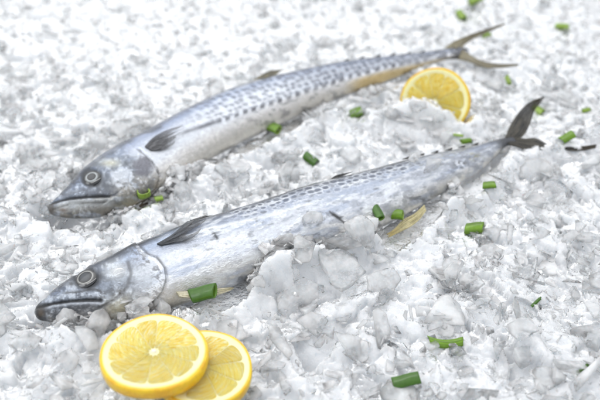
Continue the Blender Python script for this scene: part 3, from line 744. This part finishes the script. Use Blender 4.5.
# ------------------------------------------------------------------ ice
def axis_sd(f, x, y):
    """distance across the fish in plan (+ towards the viewer), nearest frame index"""
    step = 12; Px = f.P[::step, 0]; Py = f.P[::step, 1]
    best = np.full(x.shape, 9.); idx = np.zeros(x.shape, int)
    for k in range(len(Px)):
        d = (x-Px[k])**2+(y-Py[k])**2; m = d < best; best = np.where(m, d, best); idx = np.where(m, k*step, idx)
    T = f.T[idx]; nx, ny = T[:, 1], -T[:, 0]
    sd = (x-f.P[idx, 0])*nx+(y-f.P[idx, 1])*ny
    return sd, idx, np.sqrt(best)
def height(x, y):
    sh = x.shape; x = x.ravel(); y = y.ravel()
    h = (.012*(fbm(x*14+5, y*14+9, 301, 3)-.5)+.005*(fbm(x*45, y*45, 305, 2)-.5))*(1-.6*sst(.03, .28, y))
    for f, g in ((f1, 1.), (f2, .7)):
        sd, idx, dist = axis_sd(f, x, y); u = f.u[idx]; a = f.a[idx]
        near = np.exp(-((dist/(a+.012))**4))
        h = h*(1-.6*near)
        win = sst(.22, .42, u)*(1-sst(.86, .98, u))
        h += g*(.0075+.0125*win)*np.exp(-((sd-a*.9-.008)/.013)**2)
        h -= .006*np.exp(-((sd+a*1.0)/.012)**2)*near        # ice lies lower along the backs
        h -= .004*np.exp(-(sd/(a*.9+.001))**4)*near
    # hollows for the lemon slices
    h += .0185*np.exp(-(((x-lc3[0]+.013)/.026)**2+((y-lc3[1]+.010)/.016)**2))+.005*np.exp(-(((x-lc3[0]-.016)/.02)**2+((y-lc3[1]+.010)/.016)**2))
    for c, r_, dpt in ((lc1, lr1, .003), (lc2, lr2, .004)):
        d = np.hypot(x-c[0], y-c[1]); h = np.where(d < r_*1.15, np.minimum(h, (c[2]-.011)), h)
    return h.reshape(sh)

TOP1 = [(s_[0], s_[1]) for s_ in F1]; TOP2 = [(s_[0], s_[1]) for s_ in F2]
VIS1 = [(32, 312)]+[(x-1, y-2) for x, y in TOP1[1:]]+[(518, 138), (512, 146), (500, 158), (486, 176), (472, 188), (462, 186), (448, 180), (444, 192), (438, 203), (424, 216), (406, 233), (388, 239), (386, 228), (374, 217), (360, 216), (342, 228),
       (334, 238), (305, 234), (290, 233), (272, 237), (259, 245), (256, 258), (248, 272), (238, 288), (225, 296), (205, 302), (190, 303), (172, 308), (163, 300), (140, 297), (121, 301), (117, 316), (104, 320), (97, 312), (90, 307), (82, 314), (73, 309), (64, 310), (58, 318), (50, 322), (38, 321)]
VIS2 = [(45, 207)]+[(x-1, y-2) for x, y in TOP2[1:]]+[(470, 58), (460, 60), (435, 62), (412, 70), (398, 77), (390, 80), (362, 88), (341, 98), (320, 103), (306, 110), (291, 121), (276, 125), (263, 133), (250, 142), (235, 146), (218, 158), (200, 160), (185, 164), (170, 164),
       (166, 176), (160, 186), (150, 198), (136, 204), (124, 205), (112, 210), (100, 217), (70, 219), (52, 215)]
TAILP1 = [(504, 138), (507, 128), (516, 113), (527, 102), (549, 92), (550, 97), (536, 113), (532, 130), (536, 136), (550, 142), (546, 152), (532, 153), (514, 148)]
TAILP1b = [(563, 143), (580, 143), (600, 142), (600, 151), (580, 153), (564, 152)]
TAILP2 = [(442, 50), (450, 42), (480, 28), (507, 20), (507, 27), (484, 37), (470, 45), (468, 52), (484, 60), (520, 62), (520, 68), (480, 70), (462, 62)]
LEM1 = [(154+57*math.cos(a), 352+40*math.sin(a)+(9 if math.sin(a) > 0 else 0)) for a in np.linspace(0, 6.2, 40)]
LEM2 = [(205+53*math.cos(a), 367+45*math.sin(a)) for a in np.linspace(0, 6.2, 40)]
LEM3 = [(400, 96), (403, 84), (412, 73), (425, 66), (440, 65), (455, 71), (465, 82), (470, 96), (470, 113), (463, 117), (452, 108), (440, 101), (428, 97), (412, 93)]

# packed bed
def facets(x, y, sc, seed, aniso=1.):
    """broken flakes frozen together: every cell is a small tilted plane with its own height"""
    x = x*sc; y = y*sc*aniso; ix = np.floor(x); iy = np.floor(y); best = np.full(x.shape, 9.); out = np.zeros(x.shape)
    for dx in (-1, 0, 1):
        for dy in (-1, 0, 1):
            cx_, cy_ = ix+dx, iy+dy
            jx = cx_+.5+.9*(_h(cx_, cy_, seed)-.5); jy = cy_+.5+.9*(_h(cx_, cy_, seed+5)-.5)
            rx, ry = x-jx, y-jy; an = _h(cx_, cy_, seed+21)*6.28; st = .45+.9*_h(cx_, cy_, seed+23)
            d = np.maximum(np.abs(rx*np.cos(an)+ry*np.sin(an)), np.abs(-rx*np.sin(an)+ry*np.cos(an))/st)+.25*np.abs(rx+ry)
            z = (_h(cx_, cy_, seed+31)-.5)*1.1+(_h(cx_, cy_, seed+33)-.5)*1.5*rx+(_h(cx_, cy_, seed+35)-.5)*1.5*ry
            m = d < best; best = np.where(m, d, best); out = np.where(m, z, out)
    return out
NX, NY = 900, 880
gx = np.linspace(-.40, .40, NX); gy = np.linspace(-.20, .58, NY); GX, GY = np.meshgrid(gx, gy, indexing='ij')
wx = GX+.004*(fbm(GX*70, GY*70, 341, 2)-.5); wy = GY+.004*(fbm(GX*70, GY*70, 345, 2)-.5)
sd_, idx_, dist_ = axis_sd(f1, GX.ravel(), GY.ravel()); k1 = np.exp(-(dist_/(f1.a[idx_]+.004))**6).reshape(GX.shape)
sd_, idx_, dist_ = axis_sd(f2, GX.ravel(), GY.ravel()); k2 = np.exp(-(dist_/(f2.a[idx_]+.004))**6).reshape(GX.shape)
GZ = height(GX, GY)+(.0055*facets(wx, wy, 48, 351)+.0028*facets(wx, wy, 105, 361)+.0010*facets(wx, wy, 260, 371))*(1-.5*sst(.02, .28, GY))+.0005*(fbm(GX*500, GY*500, 311, 2)-.5)-.0015-.009*np.maximum(k1, k2)
def blur(a, w=3, n=3):
    for _ in range(n):
        for ax in (0, 1):
            a = sum(np.roll(a, k, ax) for k in range(-w, w+1))/(2*w+1)
    return a
bx_, by_, _ = project(np.stack([GX, GY, GZ], -1).reshape(-1, 3))
for f_, poly_ in ((f1, VIS1), (f2, VIS2)):
    sd_, idx_, dist_ = axis_sd(f_, GX.ravel(), GY.ravel())
    m_ = (in_poly(bx_, by_, poly_) & (sd_ > -f_.a[idx_]*.8) & (dist_ < .06)).reshape(GX.shape)
    lowz = (f_.P[idx_, 2]-f_.b[idx_]*.75-.004).reshape(GX.shape)
    mb_ = blur(np.where(m_, 1., 0.)); GZ = GZ-np.clip(mb_*1.9, 0, 1)*np.clip(GZ-lowz, 0, 1)
m_ = (in_poly(bx_, by_, LEM3) & (by_ < 122) & (np.hypot(GX.ravel()-lc3[0], GY.ravel()-lc3[1]) < .03)).reshape(GX.shape)
mb_ = blur(np.where(m_, 1., 0.)); GZ = GZ-np.clip(mb_*1.6, 0, 1)*np.clip(GZ-.002, 0, 1)
V = np.stack([GX, GY, GZ], -1).reshape(-1, 3)
bed = mesh_obj('ice_bed', V, grid_faces(NX, NY), M_BED, smooth=False); bed['kind'] = 'structure'

def ice_proto(seed, kind, fine=False):
    rd = random.Random(seed); bm = bmesh.new()
    if kind == 'shard': sx, sy, sz = 1, rd.uniform(.45, .9), rd.uniform(.07, .16)
    elif kind == 'plate': sx, sy, sz = 1, rd.uniform(.5, .95), rd.uniform(.09, .2)
    elif kind == 'sliver': sx, sy, sz = 1, rd.uniform(.22, .38), rd.uniform(.12, .22)
    else: sx, sy, sz = 1, rd.uniform(.6, .95), rd.uniform(.4, .7)
    n = rd.randint(9, 15) if kind != 'shard' else rd.randint(6, 9)
    for _ in range(n):
        a = rd.uniform(0, 2*math.pi); r = rd.uniform(.7, 1) if kind != 'shard' else rd.uniform(.6, 1)
        zz = rd.choice((-1, 1))*rd.uniform(.5, 1) if kind != 'lump' else rd.uniform(-1, 1)
        k = 1 if kind != 'lump' else math.sqrt(max(.1, 1-zz*zz*.8))
        bm.verts.new((math.cos(a)*r*sx*.5*k, math.sin(a)*r*sy*.5*k, zz*sz*.5))
    bmesh.ops.convex_hull(bm, input=bm.verts)
    bmesh.ops.delete(bm, geom=[v for v in bm.verts if not v.link_faces], context='VERTS')
    bmesh.ops.dissolve_limit(bm, angle_limit=.22, verts=bm.verts, edges=bm.edges)
    bmesh.ops.bevel(bm, geom=list(bm.edges)+list(bm.verts), offset=.02 if kind != 'lump' else .045, segments=2, affect='EDGES', profile=.6, clamp_overlap=True)
    bmesh.ops.triangulate(bm, faces=bm.faces)
    o = rd.uniform(0, 50)
    if fine:
        for _ in range(3):
            bmesh.ops.subdivide_edges(bm, edges=[e for e in bm.edges if e.calc_length() > .075], cuts=1, use_grid_fill=True)
            bmesh.ops.triangulate(bm, faces=bm.faces)
        bm.normal_update()
        mv = []
        for v in bm.verts:
            c_ = v.co
            # conchoidal breaks: steps where flakes have split off
            k1 = mnoise.cell(Vector((c_.x*4.3+o, c_.y*4.3+.8*c_.x, c_.z*4)))*.5
            k2 = mnoise.noise(Vector((c_.x*7, c_.y*7+o, c_.z*7)))
            k3 = abs(mnoise.noise(Vector((c_.x*3+o, c_.y*3, c_.z*3+4))))
            mv.append(v.normal*(.022*k1+.014*k2-.05*k3))
        for v, d_ in zip(bm.verts, mv): v.co += d_
    for v in bm.verts:
        q = mnoise.noise_vector(Vector((v.co.x*3+o, v.co.y*3, v.co.z*5)))
        v.co += q*.03
    bmesh.ops.remove_doubles(bm, verts=bm.verts, dist=.0015)
    bmesh.ops.recalc_face_normals(bm, faces=bm.faces); bmesh.ops.triangulate(bm, faces=bm.faces)
    bm.verts.ensure_lookup_table(); bm.verts.index_update()
    if not all(e.is_manifold for e in bm.edges): bm.free(); return ice_proto(seed+1000, kind, fine)
    if bm.calc_volume(signed=True) < 0: bmesh.ops.reverse_faces(bm, faces=bm.faces)
    V = np.array([v.co[:] for v in bm.verts]); F = np.array([[v.index for v in f.verts] for f in bm.faces]); bm.free()
    return V, F
PROTO = [ice_proto(100+k, ('shard', 'plate', 'shard', 'sliver', 'shard', 'lump', 'shard', 'sliver')[k % 8]) for k in range(40)]

def rotmat(n, tilt, yaw_bias=None):
    yaw = rng.uniform(0, 2*np.pi, n); t = np.abs(rng.normal(0, tilt, n)); ta = rng.uniform(0, 2*np.pi, n)
    cz, sz = np.cos(yaw), np.sin(yaw); Rz = np.zeros((n, 3, 3)); Rz[:, 0, 0] = cz; Rz[:, 0, 1] = -sz; Rz[:, 1, 0] = sz; Rz[:, 1, 1] = cz; Rz[:, 2, 2] = 1
    ax = np.stack([np.cos(ta), np.sin(ta), 0*ta], 1); K = np.zeros((n, 3, 3))
    K[:, 0, 1] = -ax[:, 2]; K[:, 0, 2] = ax[:, 1]; K[:, 1, 0] = ax[:, 2]; K[:, 1, 2] = -ax[:, 0]; K[:, 2, 0] = -ax[:, 1]; K[:, 2, 1] = ax[:, 0]
    Rt = np.eye(3)+np.sin(t)[:, None, None]*K+(1-np.cos(t))[:, None, None]*(K@K)
    return Rt@Rz

def cull(C, Vs):
    """True where a chip would lie over something the photo shows free of ice. C centres, Vs (n,k,3) sample points"""
    n, k, _ = Vs.shape
    X, Y, _ = project(Vs.reshape(-1, 3)); X = X.reshape(n, k); Y = Y.reshape(n, k)
    bad = np.zeros(n, bool)
    for f, polys in ((f1, (VIS1,)), (f2, (VIS2,))):
        sd, idx, dist = axis_sd(f, C[:, 0], C[:, 1]); foot = sd > -f.a[idx]*1.02
        foot &= True
        for p in polys: bad |= foot & in_poly(X, Y, p).any(1)
        # nothing inside the body either
        bad |= (np.abs(sd) < f.a[idx]*.6) & (dist < f.a[idx]) & (C[:, 2] > f.P[idx, 2]-.004) & in_poly(*project(C)[:2], polys[0])
        beh = (sd < 0) & (dist < .035) & (C[:, 2] > .009); bad |= beh
    for f, i, polys in ((f1, i1, (TAILP1, TAILP1b)), (f2, i2, (TAILP2,))):
        above = (Vs-f.P[i])@f.N[i] > -.006
        for p in polys: bad |= (in_poly(X, Y, p) & above).any(1)
    for c, nn, p, t_ in ((lc1, ln1, LEM1, .004), (lc2, ln2, LEM2, .004), (lc3, ln3, LEM3, .012)):
        ab = (Vs-c)@nn > -t_
        bad |= (in_poly(X, Y, p) & ab).any(1)
    return bad

def scatter(n, smin, smed, smax, zlo, zhi, tilt, area=(-.40, .40, -.20, .60)):
    x = rng.uniform(area[0], area[1], n); y = rng.uniform(area[2], area[3], n)
    # keep what the picture or a step aside could see
    X, Y, dz = project(np.stack([x, y, 0*x], 1)); k = (X > -70) & (X < 670) & (Y > -60) & (Y < 470); x, y = x[k], y[k]; n = len(x)
    sz = np.clip(smed*np.exp(rng.normal(0, .42, n)), smin, smax)*(1-.42*sst(.06, .26, y))
    z = height(x, y)+rng.uniform(zlo, zhi, n)*(1-.4*sst(.06, .26, y))-.0004*sst(.04, .24, y)*(sz/.008)
    C = np.stack([x, y, z], 1); Rm = rotmat(n, tilt); pid = rng.integers(0, len(PROTO), n); cl = rng.uniform(0, 1, n)**.8
    outV, outF, outC = [], [], []; off = 0
    for p, (PV, PF) in enumerate(PROTO):
        sel = np.where(pid == p)[0]
        if not len(sel): continue
        W = np.einsum('nij,kj->nki', Rm[sel], PV)*sz[sel][:, None, None]+C[sel][:, None]
        smp = W[:, ::max(1, len(PV)//14)]
        # stretch the samples slightly inwards so that chips may just lap an edge
        smp = C[sel][:, None]+(smp-C[sel][:, None])*.85
        ok = ~cull(C[sel], smp); W = W[ok]; m = len(W)
        if not m: continue
        outV.append(W.reshape(-1, 3)); outF.append((PF[None]+(np.arange(m)*len(PV))[:, None, None]+off).reshape(-1, 3)); outC.append(np.repeat(cl[sel][ok], len(PV)))
        off += m*len(PV)
    return np.vstack(outV), np.vstack(outF), np.concatenate(outC)
def on_flank(f, poly, n, smed, seed, umin, umax):
    r_ = np.random.default_rng(seed)
    i = r_.integers(int(umin*f.n), int(umax*f.n), n*30); nv = f.V.shape[1]; j = r_.integers(int(nv*.14), int(nv*.52), n*30)
    ok = ~in_poly(f.X[i, j], f.Y[i, j], poly); i, j = i[ok][:n], j[ok][:n]; n = len(i)
    out = f.V[i, j]-f.P[i]; out /= np.linalg.norm(out, axis=1)[:, None]
    sz = np.clip(smed*np.exp(r_.normal(0, .4, n)), .003, .02)
    C = f.V[i, j]+out*(sz*r_.uniform(.0, .35, n))[:, None]
    Rm = rotmat(n, .7); pid = r_.integers(0, len(PROTO), n); cl = r_.uniform(-.5, .45, n); vs, fs, cs = [], [], []; off = 0
    for q in range(n):
        PV, PF = PROTO[pid[q]]; W = (PV@Rm[q].T)*sz[q]+C[q]
        X, Y, _ = project(C[q]+(W-C[q])*.8)
        if in_poly(X, Y, poly).mean() > .06: continue
        vs.append(W); fs.append(PF+off); cs.append(np.full(len(W), cl[q])); off += len(W)
    return np.vstack(vs), np.vstack(fs), np.concatenate(cs)
LAYERS = [(2600, .006, .012, .024, -.002, .002, .5), (4200, .004, .0085, .018, -.001, .002, .6), (9000, .002, .0042, .008, .0, .0028, .8), (1400, .012, .020, .034, -.0015, .002, .38)]
AV, AF, AC = [], [], []; off = 0
for L in LAYERS:
    v, f_, c_ = scatter(*L); AV.append(v); AF.append(f_+off); AC.append(c_); off += len(v)
for args in ((f1, VIS1, 420, .0105, 5, .2, .97), (f1, VIS1, 420, .0055, 6, .02, .97), (f2, VIS2, 380, .009, 7, .2, .97), (f2, VIS2, 380, .005, 8, .02, .97)):
    v, f_, c_ = on_flank(*args); AV.append(v); AF.append(f_+off); AC.append(c_); off += len(v)
AV = np.vstack(AV); AF = np.vstack(AF); AC = np.concatenate(AC)
crushed = mesh_obj('crushed_ice', AV, AF, M_ICE, smooth=False, fl={'clarity': AC}); crushed['kind'] = 'stuff'; crushed['label'] = 'heap of wet white crushed ice under the fish'
print('ice tris', len(AF))
bpy.context.view_layer.update()

def cast(px, py, extra=()):
    """first surface met behind a spot of the photograph"""
    o = Vector(CAM.tolist()); d = Vector(ray(px, py).tolist()).normalized(); best = None
    for ob in [crushed, bed, body1, body2]+FINS:
        mi = ob.matrix_world.inverted(); h, l, n, _ = ob.ray_cast(mi@o, mi.to_3x3()@d)
        if h:
            l = ob.matrix_world@l; dd = (l-o).length
            if best is None or dd < best[0]: best = (dd, np.array(l), np.array(n), ob)
    return best
FINS = [o for o in bpy.data.objects if o.name.endswith('_fin') or o.name.startswith('tail_') or o.name.startswith('pelvic')]
# ---- the large pieces one can tell apart
CH = [ # px, py, width px, height factor, kind, seed, (yaw, tilt toward viewer, roll), label
 (361, 240, 52, 'lump', 11, (.3, .5, .2), 'big clear ice chunk leaning on the middle of the front fish'),
 (338, 276, 70, 'plate', 42, (-.55, .35, 0), 'long ice slab sloping down right of the front belly'),
 (97, 329, 42, 'plate', 13, (.9, .7, .2), 'pointed clear ice shard standing left of the whole lemon slice'),
 (139, 307, 44, 'lump', 14, (.2, .3, .1), 'cloudy ice chunk under the gill of the front fish'),
 (72, 322, 36, 'lump', 15, (.1, .4, 0), 'rounded clear ice lump under the front jaw'),
 (286, 177, 34, 'plate', 16, (1.3, .9, 0), 'upright rounded ice plate standing between the two fish'),
 (430, 168, 34, 'lump', 17, (.2, .2, 0), 'clear ice lump melting on top of the front fish'),
 (455, 188, 28, 'lump', 18, (1.2, .5, 0), 'ice lump at the belly edge near the front tail'),
 (414, 160, 20, 'lump', 37, (1.0, .3, 0), 'small wet ice nub on the back of the front fish'),
 (536, 176, 44, 'plate', 19, (.2, .7, 0), 'broad faceted ice block below the front tail'),
 (571, 241, 28, 'plate', 20, (.3, .6, 0), 'small pale ice tile near the right edge'),
 (489, 256, 32, 'plate', 21, (.6, .6, .2), 'rounded ice flake low right of the front tail, beside onion bits'),
 (258, 290, 30, 'plate', 22, (1.4, .9, 0), 'narrow upright ice tablet right of the onion ring by the lemons'),
 (300, 305, 54, 'plate', 43, (.2, .5, 0), 'wide sloping ice flake above right of the lemon slices'),
 (386, 292, 50, 'plate', 24, (-.8, .6, 0), 'long curved ice flake in the lower middle of the heap'),
 (352, 350, 54, 'plate', 25, (-.5, .5, 0), 'broad ice flake left of the curved onion strip'),
 (28, 345, 46, 'lump', 26, (.3, .4, 0), 'cloudy ice chunk at the lower left edge'),
 (62, 366, 44, 'plate', 27, (.6, .5, 0), 'flat ice piece at the lower left, left of the lemons'),
 (182, 195, 34, 'lump', 28, (.4, .4, 0), 'white ice lump right of the rear gill cover'),
 (235, 172, 46, 'plate', 29, (.2, .4, 0), 'flat ice flake below the middle of the rear fish'),
 (455, 278, 40, 'plate', 30, (1.0, .5, 0), 'glassy ice flake right of centre in the heap'),
 (520, 335, 48, 'plate', 31, (.4, .4, 0), 'grey ice piece between the lower right onion slivers'),
 (462, 118, 22, 'lump', 32, (.4, .4, 0), 'ice bit in front of the standing lemon slice'),
 (418, 108, 26, 'lump', 33, (.1, .4, 0), 'ice lump against the left foot of the standing lemon slice'),
 (20, 75, 40, 'plate', 34, (.4, .3, 0), 'blurred ice flake at the upper left edge'),
 (555, 149, 14, 'lump', 35, (.4, .3, 0), 'small ice lump covering the lower lobe of the front tail'),
 (312, 222, 30, 'plate', 36, (.5, .3, 0), 'thin wet ice flake lying on the front flank'),
]
CHUNKS = []
for (px, py, w_, kind, sd_, (yw, tl, rl), lab) in CH:
    PV, PF = ice_proto(sd_*7+1, kind, True)
    b = cast(px, py); p = b[1]; dz = (p-CAM)@FW; s_ = w_*dz/FPX
    M = Matrix.Rotation(tl, 3, 'X')@Matrix.Rotation(rl, 3, 'Y')@Matrix.Rotation(yw, 3, 'Z')
    W = (np.array(M)@(PV*s_).T).T
    # rest: lift so that about a third is bedded in
    p = p+np.array([0, 0, .12*s_])-ray(px, py)*(.02*s_)/np.linalg.norm(ray(px, py))
    o = mesh_obj('ice_chunk', W, PF, M_CHUNK); o.location = p.tolist()
    tag(o, lab, 'ice chunk', 'larger pieces of ice lying on the heap'); CHUNKS.append(o)


FINS += CHUNKS; bpy.context.view_layer.update()
# ------------------------------------------------------------------ green onion pieces
def onion(px, py, lpx, wpx, ang, label, arc=2*math.pi, bend=0., squash=.75, tone=0, seed=0, depth=0., stand=0.):
    """tube piece: length, width in picture pixels, ang = picture angle of its long axis"""
    b = cast(px, py); p = b[1]; dz = (p-CAM)@FW; k = dz/FPX; L = lpx*k*1.03; r = wpx*k/2
    nu, na = 14, 28; outer = lin((112, 152, 26)) if tone == 0 else (lin((142, 172, 62)) if tone == 1 else lin((70, 114, 26)))
    inner = lin((172, 200, 96)) if tone != 2 else lin((120, 164, 60))
    th = .0006 if wpx > 6 else .0004
    rd = random.Random(seed+int(px))
    cut0, cut1 = rd.uniform(-.35, .35), rd.uniform(-.35, .35)
    full = arc > 6
    aa = np.linspace(0, arc, na, endpoint=not full)+math.pi/2-arc/2
    def shell(rad):
        u = np.linspace(-.5, .5, nu)[:, None]; a = aa[None]
        rr = rad*(1+.06*np.sin(3*a+seed)+.05*np.sin(2*u*3+a))
        y = rr*np.cos(a); z = rr*np.sin(a)*squash
        x = u*L+(cut0*(u < 0)+cut1*(u > 0))*y*np.abs(u)*2
        y = y+bend*L*(u**2*4)
        return np.stack([x+0*a, y+0*u, z+0*u], -1)
    O = shell(r); I = shell(max(r-th, r*.45))
    Vv = np.vstack([O.reshape(-1, 3), I.reshape(-1, 3)]); kk = nu*na
    F = grid_faces(nu, na, full); G = F[:, ::-1]+kk
    rim = []
    nn = na if full else na-1
    for j in range(nn):
        j2 = (j+1) % na; rim.append((j2, j, j+kk, j2+kk)); e = (nu-1)*na; rim.append((e+j, e+j2, e+j2+kk, e+j+kk))
    if not full:
        for i in range(nu-1):
            rim.append((i*na, (i+1)*na, (i+1)*na+kk, i*na+kk)); q = na-1; rim.append(((i+1)*na+q, i*na+q, i*na+q+kk, (i+1)*na+q+kk))
    F = np.vstack([F, G, np.array(rim)])
    n_ = fbm(np.repeat(np.arange(nu), na)/14., np.tile(np.arange(na), nu)*.9, seed+3)
    n_ = .55*n_+.45*vn(np.tile(np.arange(na), nu)*.55, 0*np.arange(nu*na), seed+9)  # lengthwise streaks: highlights and lighter stripes put into the colour
    co = np.vstack([outer*(.55+.9*n_[:, None]), np.broadcast_to(inner, (kk, 3))])
    # axis lies along the picture angle, flat on the surface
    d1_ = on_plane(px+math.cos(ang), py-math.sin(ang), p, np.array([0, -.3, 1.]))-p; d1_ /= np.linalg.norm(d1_)
    up = np.array([0, -.3, 1.]); up /= np.linalg.norm(up); sidev = np.cross(up, d1_); sidev /= np.linalg.norm(sidev)
    if not stand and full and wpx > 7: stand = rd.uniform(.12, .34)
    if stand:
        d1n = d1_*math.cos(stand)+up*math.sin(stand); up = np.cross(d1n, sidev); d1_ = d1n
    M = np.stack([d1_, sidev, up], 1)
    W = (M@Vv.T).T
    o = mesh_obj('green_onion_piece', W, F, M_CHIVE, col=np.clip(co, 0, 1)); o.location = (p+np.array([0, 0, 1])*(r*squash*.55-depth)).tolist()
    tag(o, label, 'green onion', 'cut green onion pieces scattered over the fish and ice')
D_ = math.radians
ON = [
 (203, 296, 25, 16, D_(6), 'large green onion piece at the belly edge of the front fish near the lemons', dict(tone=2, squash=.7)),
 (272, 134, 17, 11, D_(-30), 'green onion piece on ice just below the middle of the rear fish', dict(depth=-.004)),
 (311, 161, 17, 10, D_(-42), 'green onion piece on ice between the fish, above the front back fin', dict(tone=2)),
 (356, 115, 12, 11, D_(10), 'squarish green onion piece on ice left of the standing lemon slice', dict()),
 (144, 196, 6, 13, D_(75), 'open green onion ring on the throat of the rear fish', dict(arc=4.9, tone=1, stand=1.3, squash=1)),
 (159, 199.5, 8, 6, D_(10), 'tiny green onion bit right of the onion ring at the rear throat', dict(tone=1)),
 (377, 213, 19, 9, D_(-66), 'upright green onion piece on the flank, left of a pair', dict(tone=2)),
 (396, 216, 14, 11, D_(-15), 'short green onion piece on the flank, right of a pair above the yellow fin', dict()),
 (474, 230, 17, 12, D_(-3), 'bright green onion piece on open ice under the front tail half', dict()),
 (489, 186.5, 12, 8, D_(-5), 'small green onion bit on ice close below the front tail stem', dict()),
 (446, 346, 34, 10, D_(-2), 'long curved green onion strip on the lower ice', dict(arc=2.6, bend=.12, tone=0)),
 (406, 382.5, 27, 13, D_(8), 'dark green onion piece nearest the bottom edge', dict(tone=2)),
 (536, 303, 15, 4, D_(42), 'thin green onion sliver in the lower right, upper of two', dict(arc=2., tone=2)),
 (582, 370, 18, 4, D_(38), 'thin green onion sliver near the bottom right corner', dict(arc=2., tone=2)),
 (562, 28, 12, 8, D_(-15), 'blurred green onion bit near the top right corner', dict(tone=1)),
 (475, 1.5, 13, 9, D_(15), 'green onion bit cut by the top edge of the picture', dict(tone=1)),
 (461, 17, 13, 8, D_(-60), 'pale green onion bit above the rear tail', dict(tone=1)),
 (486, 36, 8, 5, D_(15), 'pale green speck of onion between the lobes of the rear tail', dict(tone=1)),
 (508, 81, 10, 5, D_(-70), 'small green onion bit on ice right of the standing lemon slice', dict(tone=1)),
 (537, 113, 12, 11, D_(-40), 'green onion piece caught in the fork of the front tail', dict(tone=1)),
 (567, 139, 14, 9, D_(20), 'green onion clump above the tip of the front tail lower lobe', dict()),
 (466, 142, 10, 6, D_(5), 'green onion bit lying on the back edge near the front tail', dict()),
 (455, 136, 16, 4, D_(-8), 'pale onion sliver on ice above the front fish back', dict(arc=2., tone=1)),
 (586, 111, 8, 5, D_(10), 'faint green speck of onion near the right edge above the front tail', dict(tone=1)),
]
for (px, py, l_, w_, a_, lab, kw) in ON: onion(px, py, l_, w_, a_, lab, seed=int(px) % 7, **kw)

# ------------------------------------------------------------------ water drop on the cheek
loc, nor = on_body(body1, 119, 273)
dz = (loc-CAM)@FW; R = 6.3*dz/FPX
e1 = np.cross(nor, [0, 1, .2]); e1 /= np.linalg.norm(e1); e2 = np.cross(nor, e1)
r, a = np.meshgrid(np.linspace(0, 1, 14), np.linspace(0, 2*np.pi, 40, endpoint=False), indexing='ij')
V = loc+R*(r*np.cos(a))[..., None]*e1+R*(r*np.sin(a))[..., None]*e2+R*(.26*np.sqrt(np.clip(1-r**2, 0, 1))-.05)[..., None]*nor
tag(mesh_obj('water_drop', V.reshape(-1, 3), grid_faces(14, 40, True), M_WATER), 'round clear water drop on the cheek behind the front fish eye', 'water drop')

# ------------------------------------------------------------------ light
w = bpy.data.worlds.new('World'); SC.world = w; w.use_nodes = True
nt = w.node_tree; bg = nt.nodes['Background']
tc = nt.nodes.new('ShaderNodeTexCoord'); sx = nt.nodes.new('ShaderNodeSeparateXYZ'); cr = nt.nodes.new('ShaderNodeValToRGB')
dt = nt.nodes.new('ShaderNodeVectorMath'); dt.operation = 'DOT_PRODUCT'; dt.inputs[1].default_value = (-.15, .2, .97); nt.links.new(tc.outputs['Generated'], dt.inputs[0]); nt.links.new(dt.outputs['Value'], cr.inputs[0]); nt.links.new(cr.outputs[0], bg.inputs[0])
cr.color_ramp.elements[0].color = (.52, .535, .56, 1); cr.color_ramp.elements[1].color = (.93, .96, 1, 1); cr.color_ramp.elements[1].position = .8
bg.inputs[1].default_value = 1.18
def area(loc, target, size, power, color):
    l = bpy.data.lights.new('soft_light', 'AREA'); l.shape = 'RECTANGLE'; l.size, l.size_y = size; l.energy = power; l.color = color
    o = bpy.data.objects.new('soft_light', l); COL.objects.link(o); o.location = loc
    o.rotation_euler = (Vector(target)-Vector(loc)).to_track_quat('-Z', 'Y').to_euler()
area((-.6, .9, 1.8), (0, .05, 0), (2.2, 1.3), 8, (1, .985, .96))
area((-.9, -.2, .9), (0, .05, 0), (.5, .5), 2.2, (.95, .98, 1))
area((-.05, .12, 1.05), (-.02, .06, 0), (1.1, .13), 2.6, (1, 1, 1))  # added overhead strip that lays a wet highlight along the fish
bg.inputs[1].default_value = 1.1

SC.view_settings.view_transform = 'Standard'; SC.view_settings.look = 'None'; SC.view_settings.exposure = 0.13; SC.view_settings.gamma = 1
cy = SC.cycles
cy.max_bounces = 24; cy.diffuse_bounces = 14; cy.glossy_bounces = 4; cy.transmission_bounces = 20; cy.transparent_max_bounces = 24
cy.caustics_reflective = False; cy.caustics_refractive = True; cy.blur_glossy = 1.0
cy.sample_clamp_indirect = 6; cy.use_denoising = True
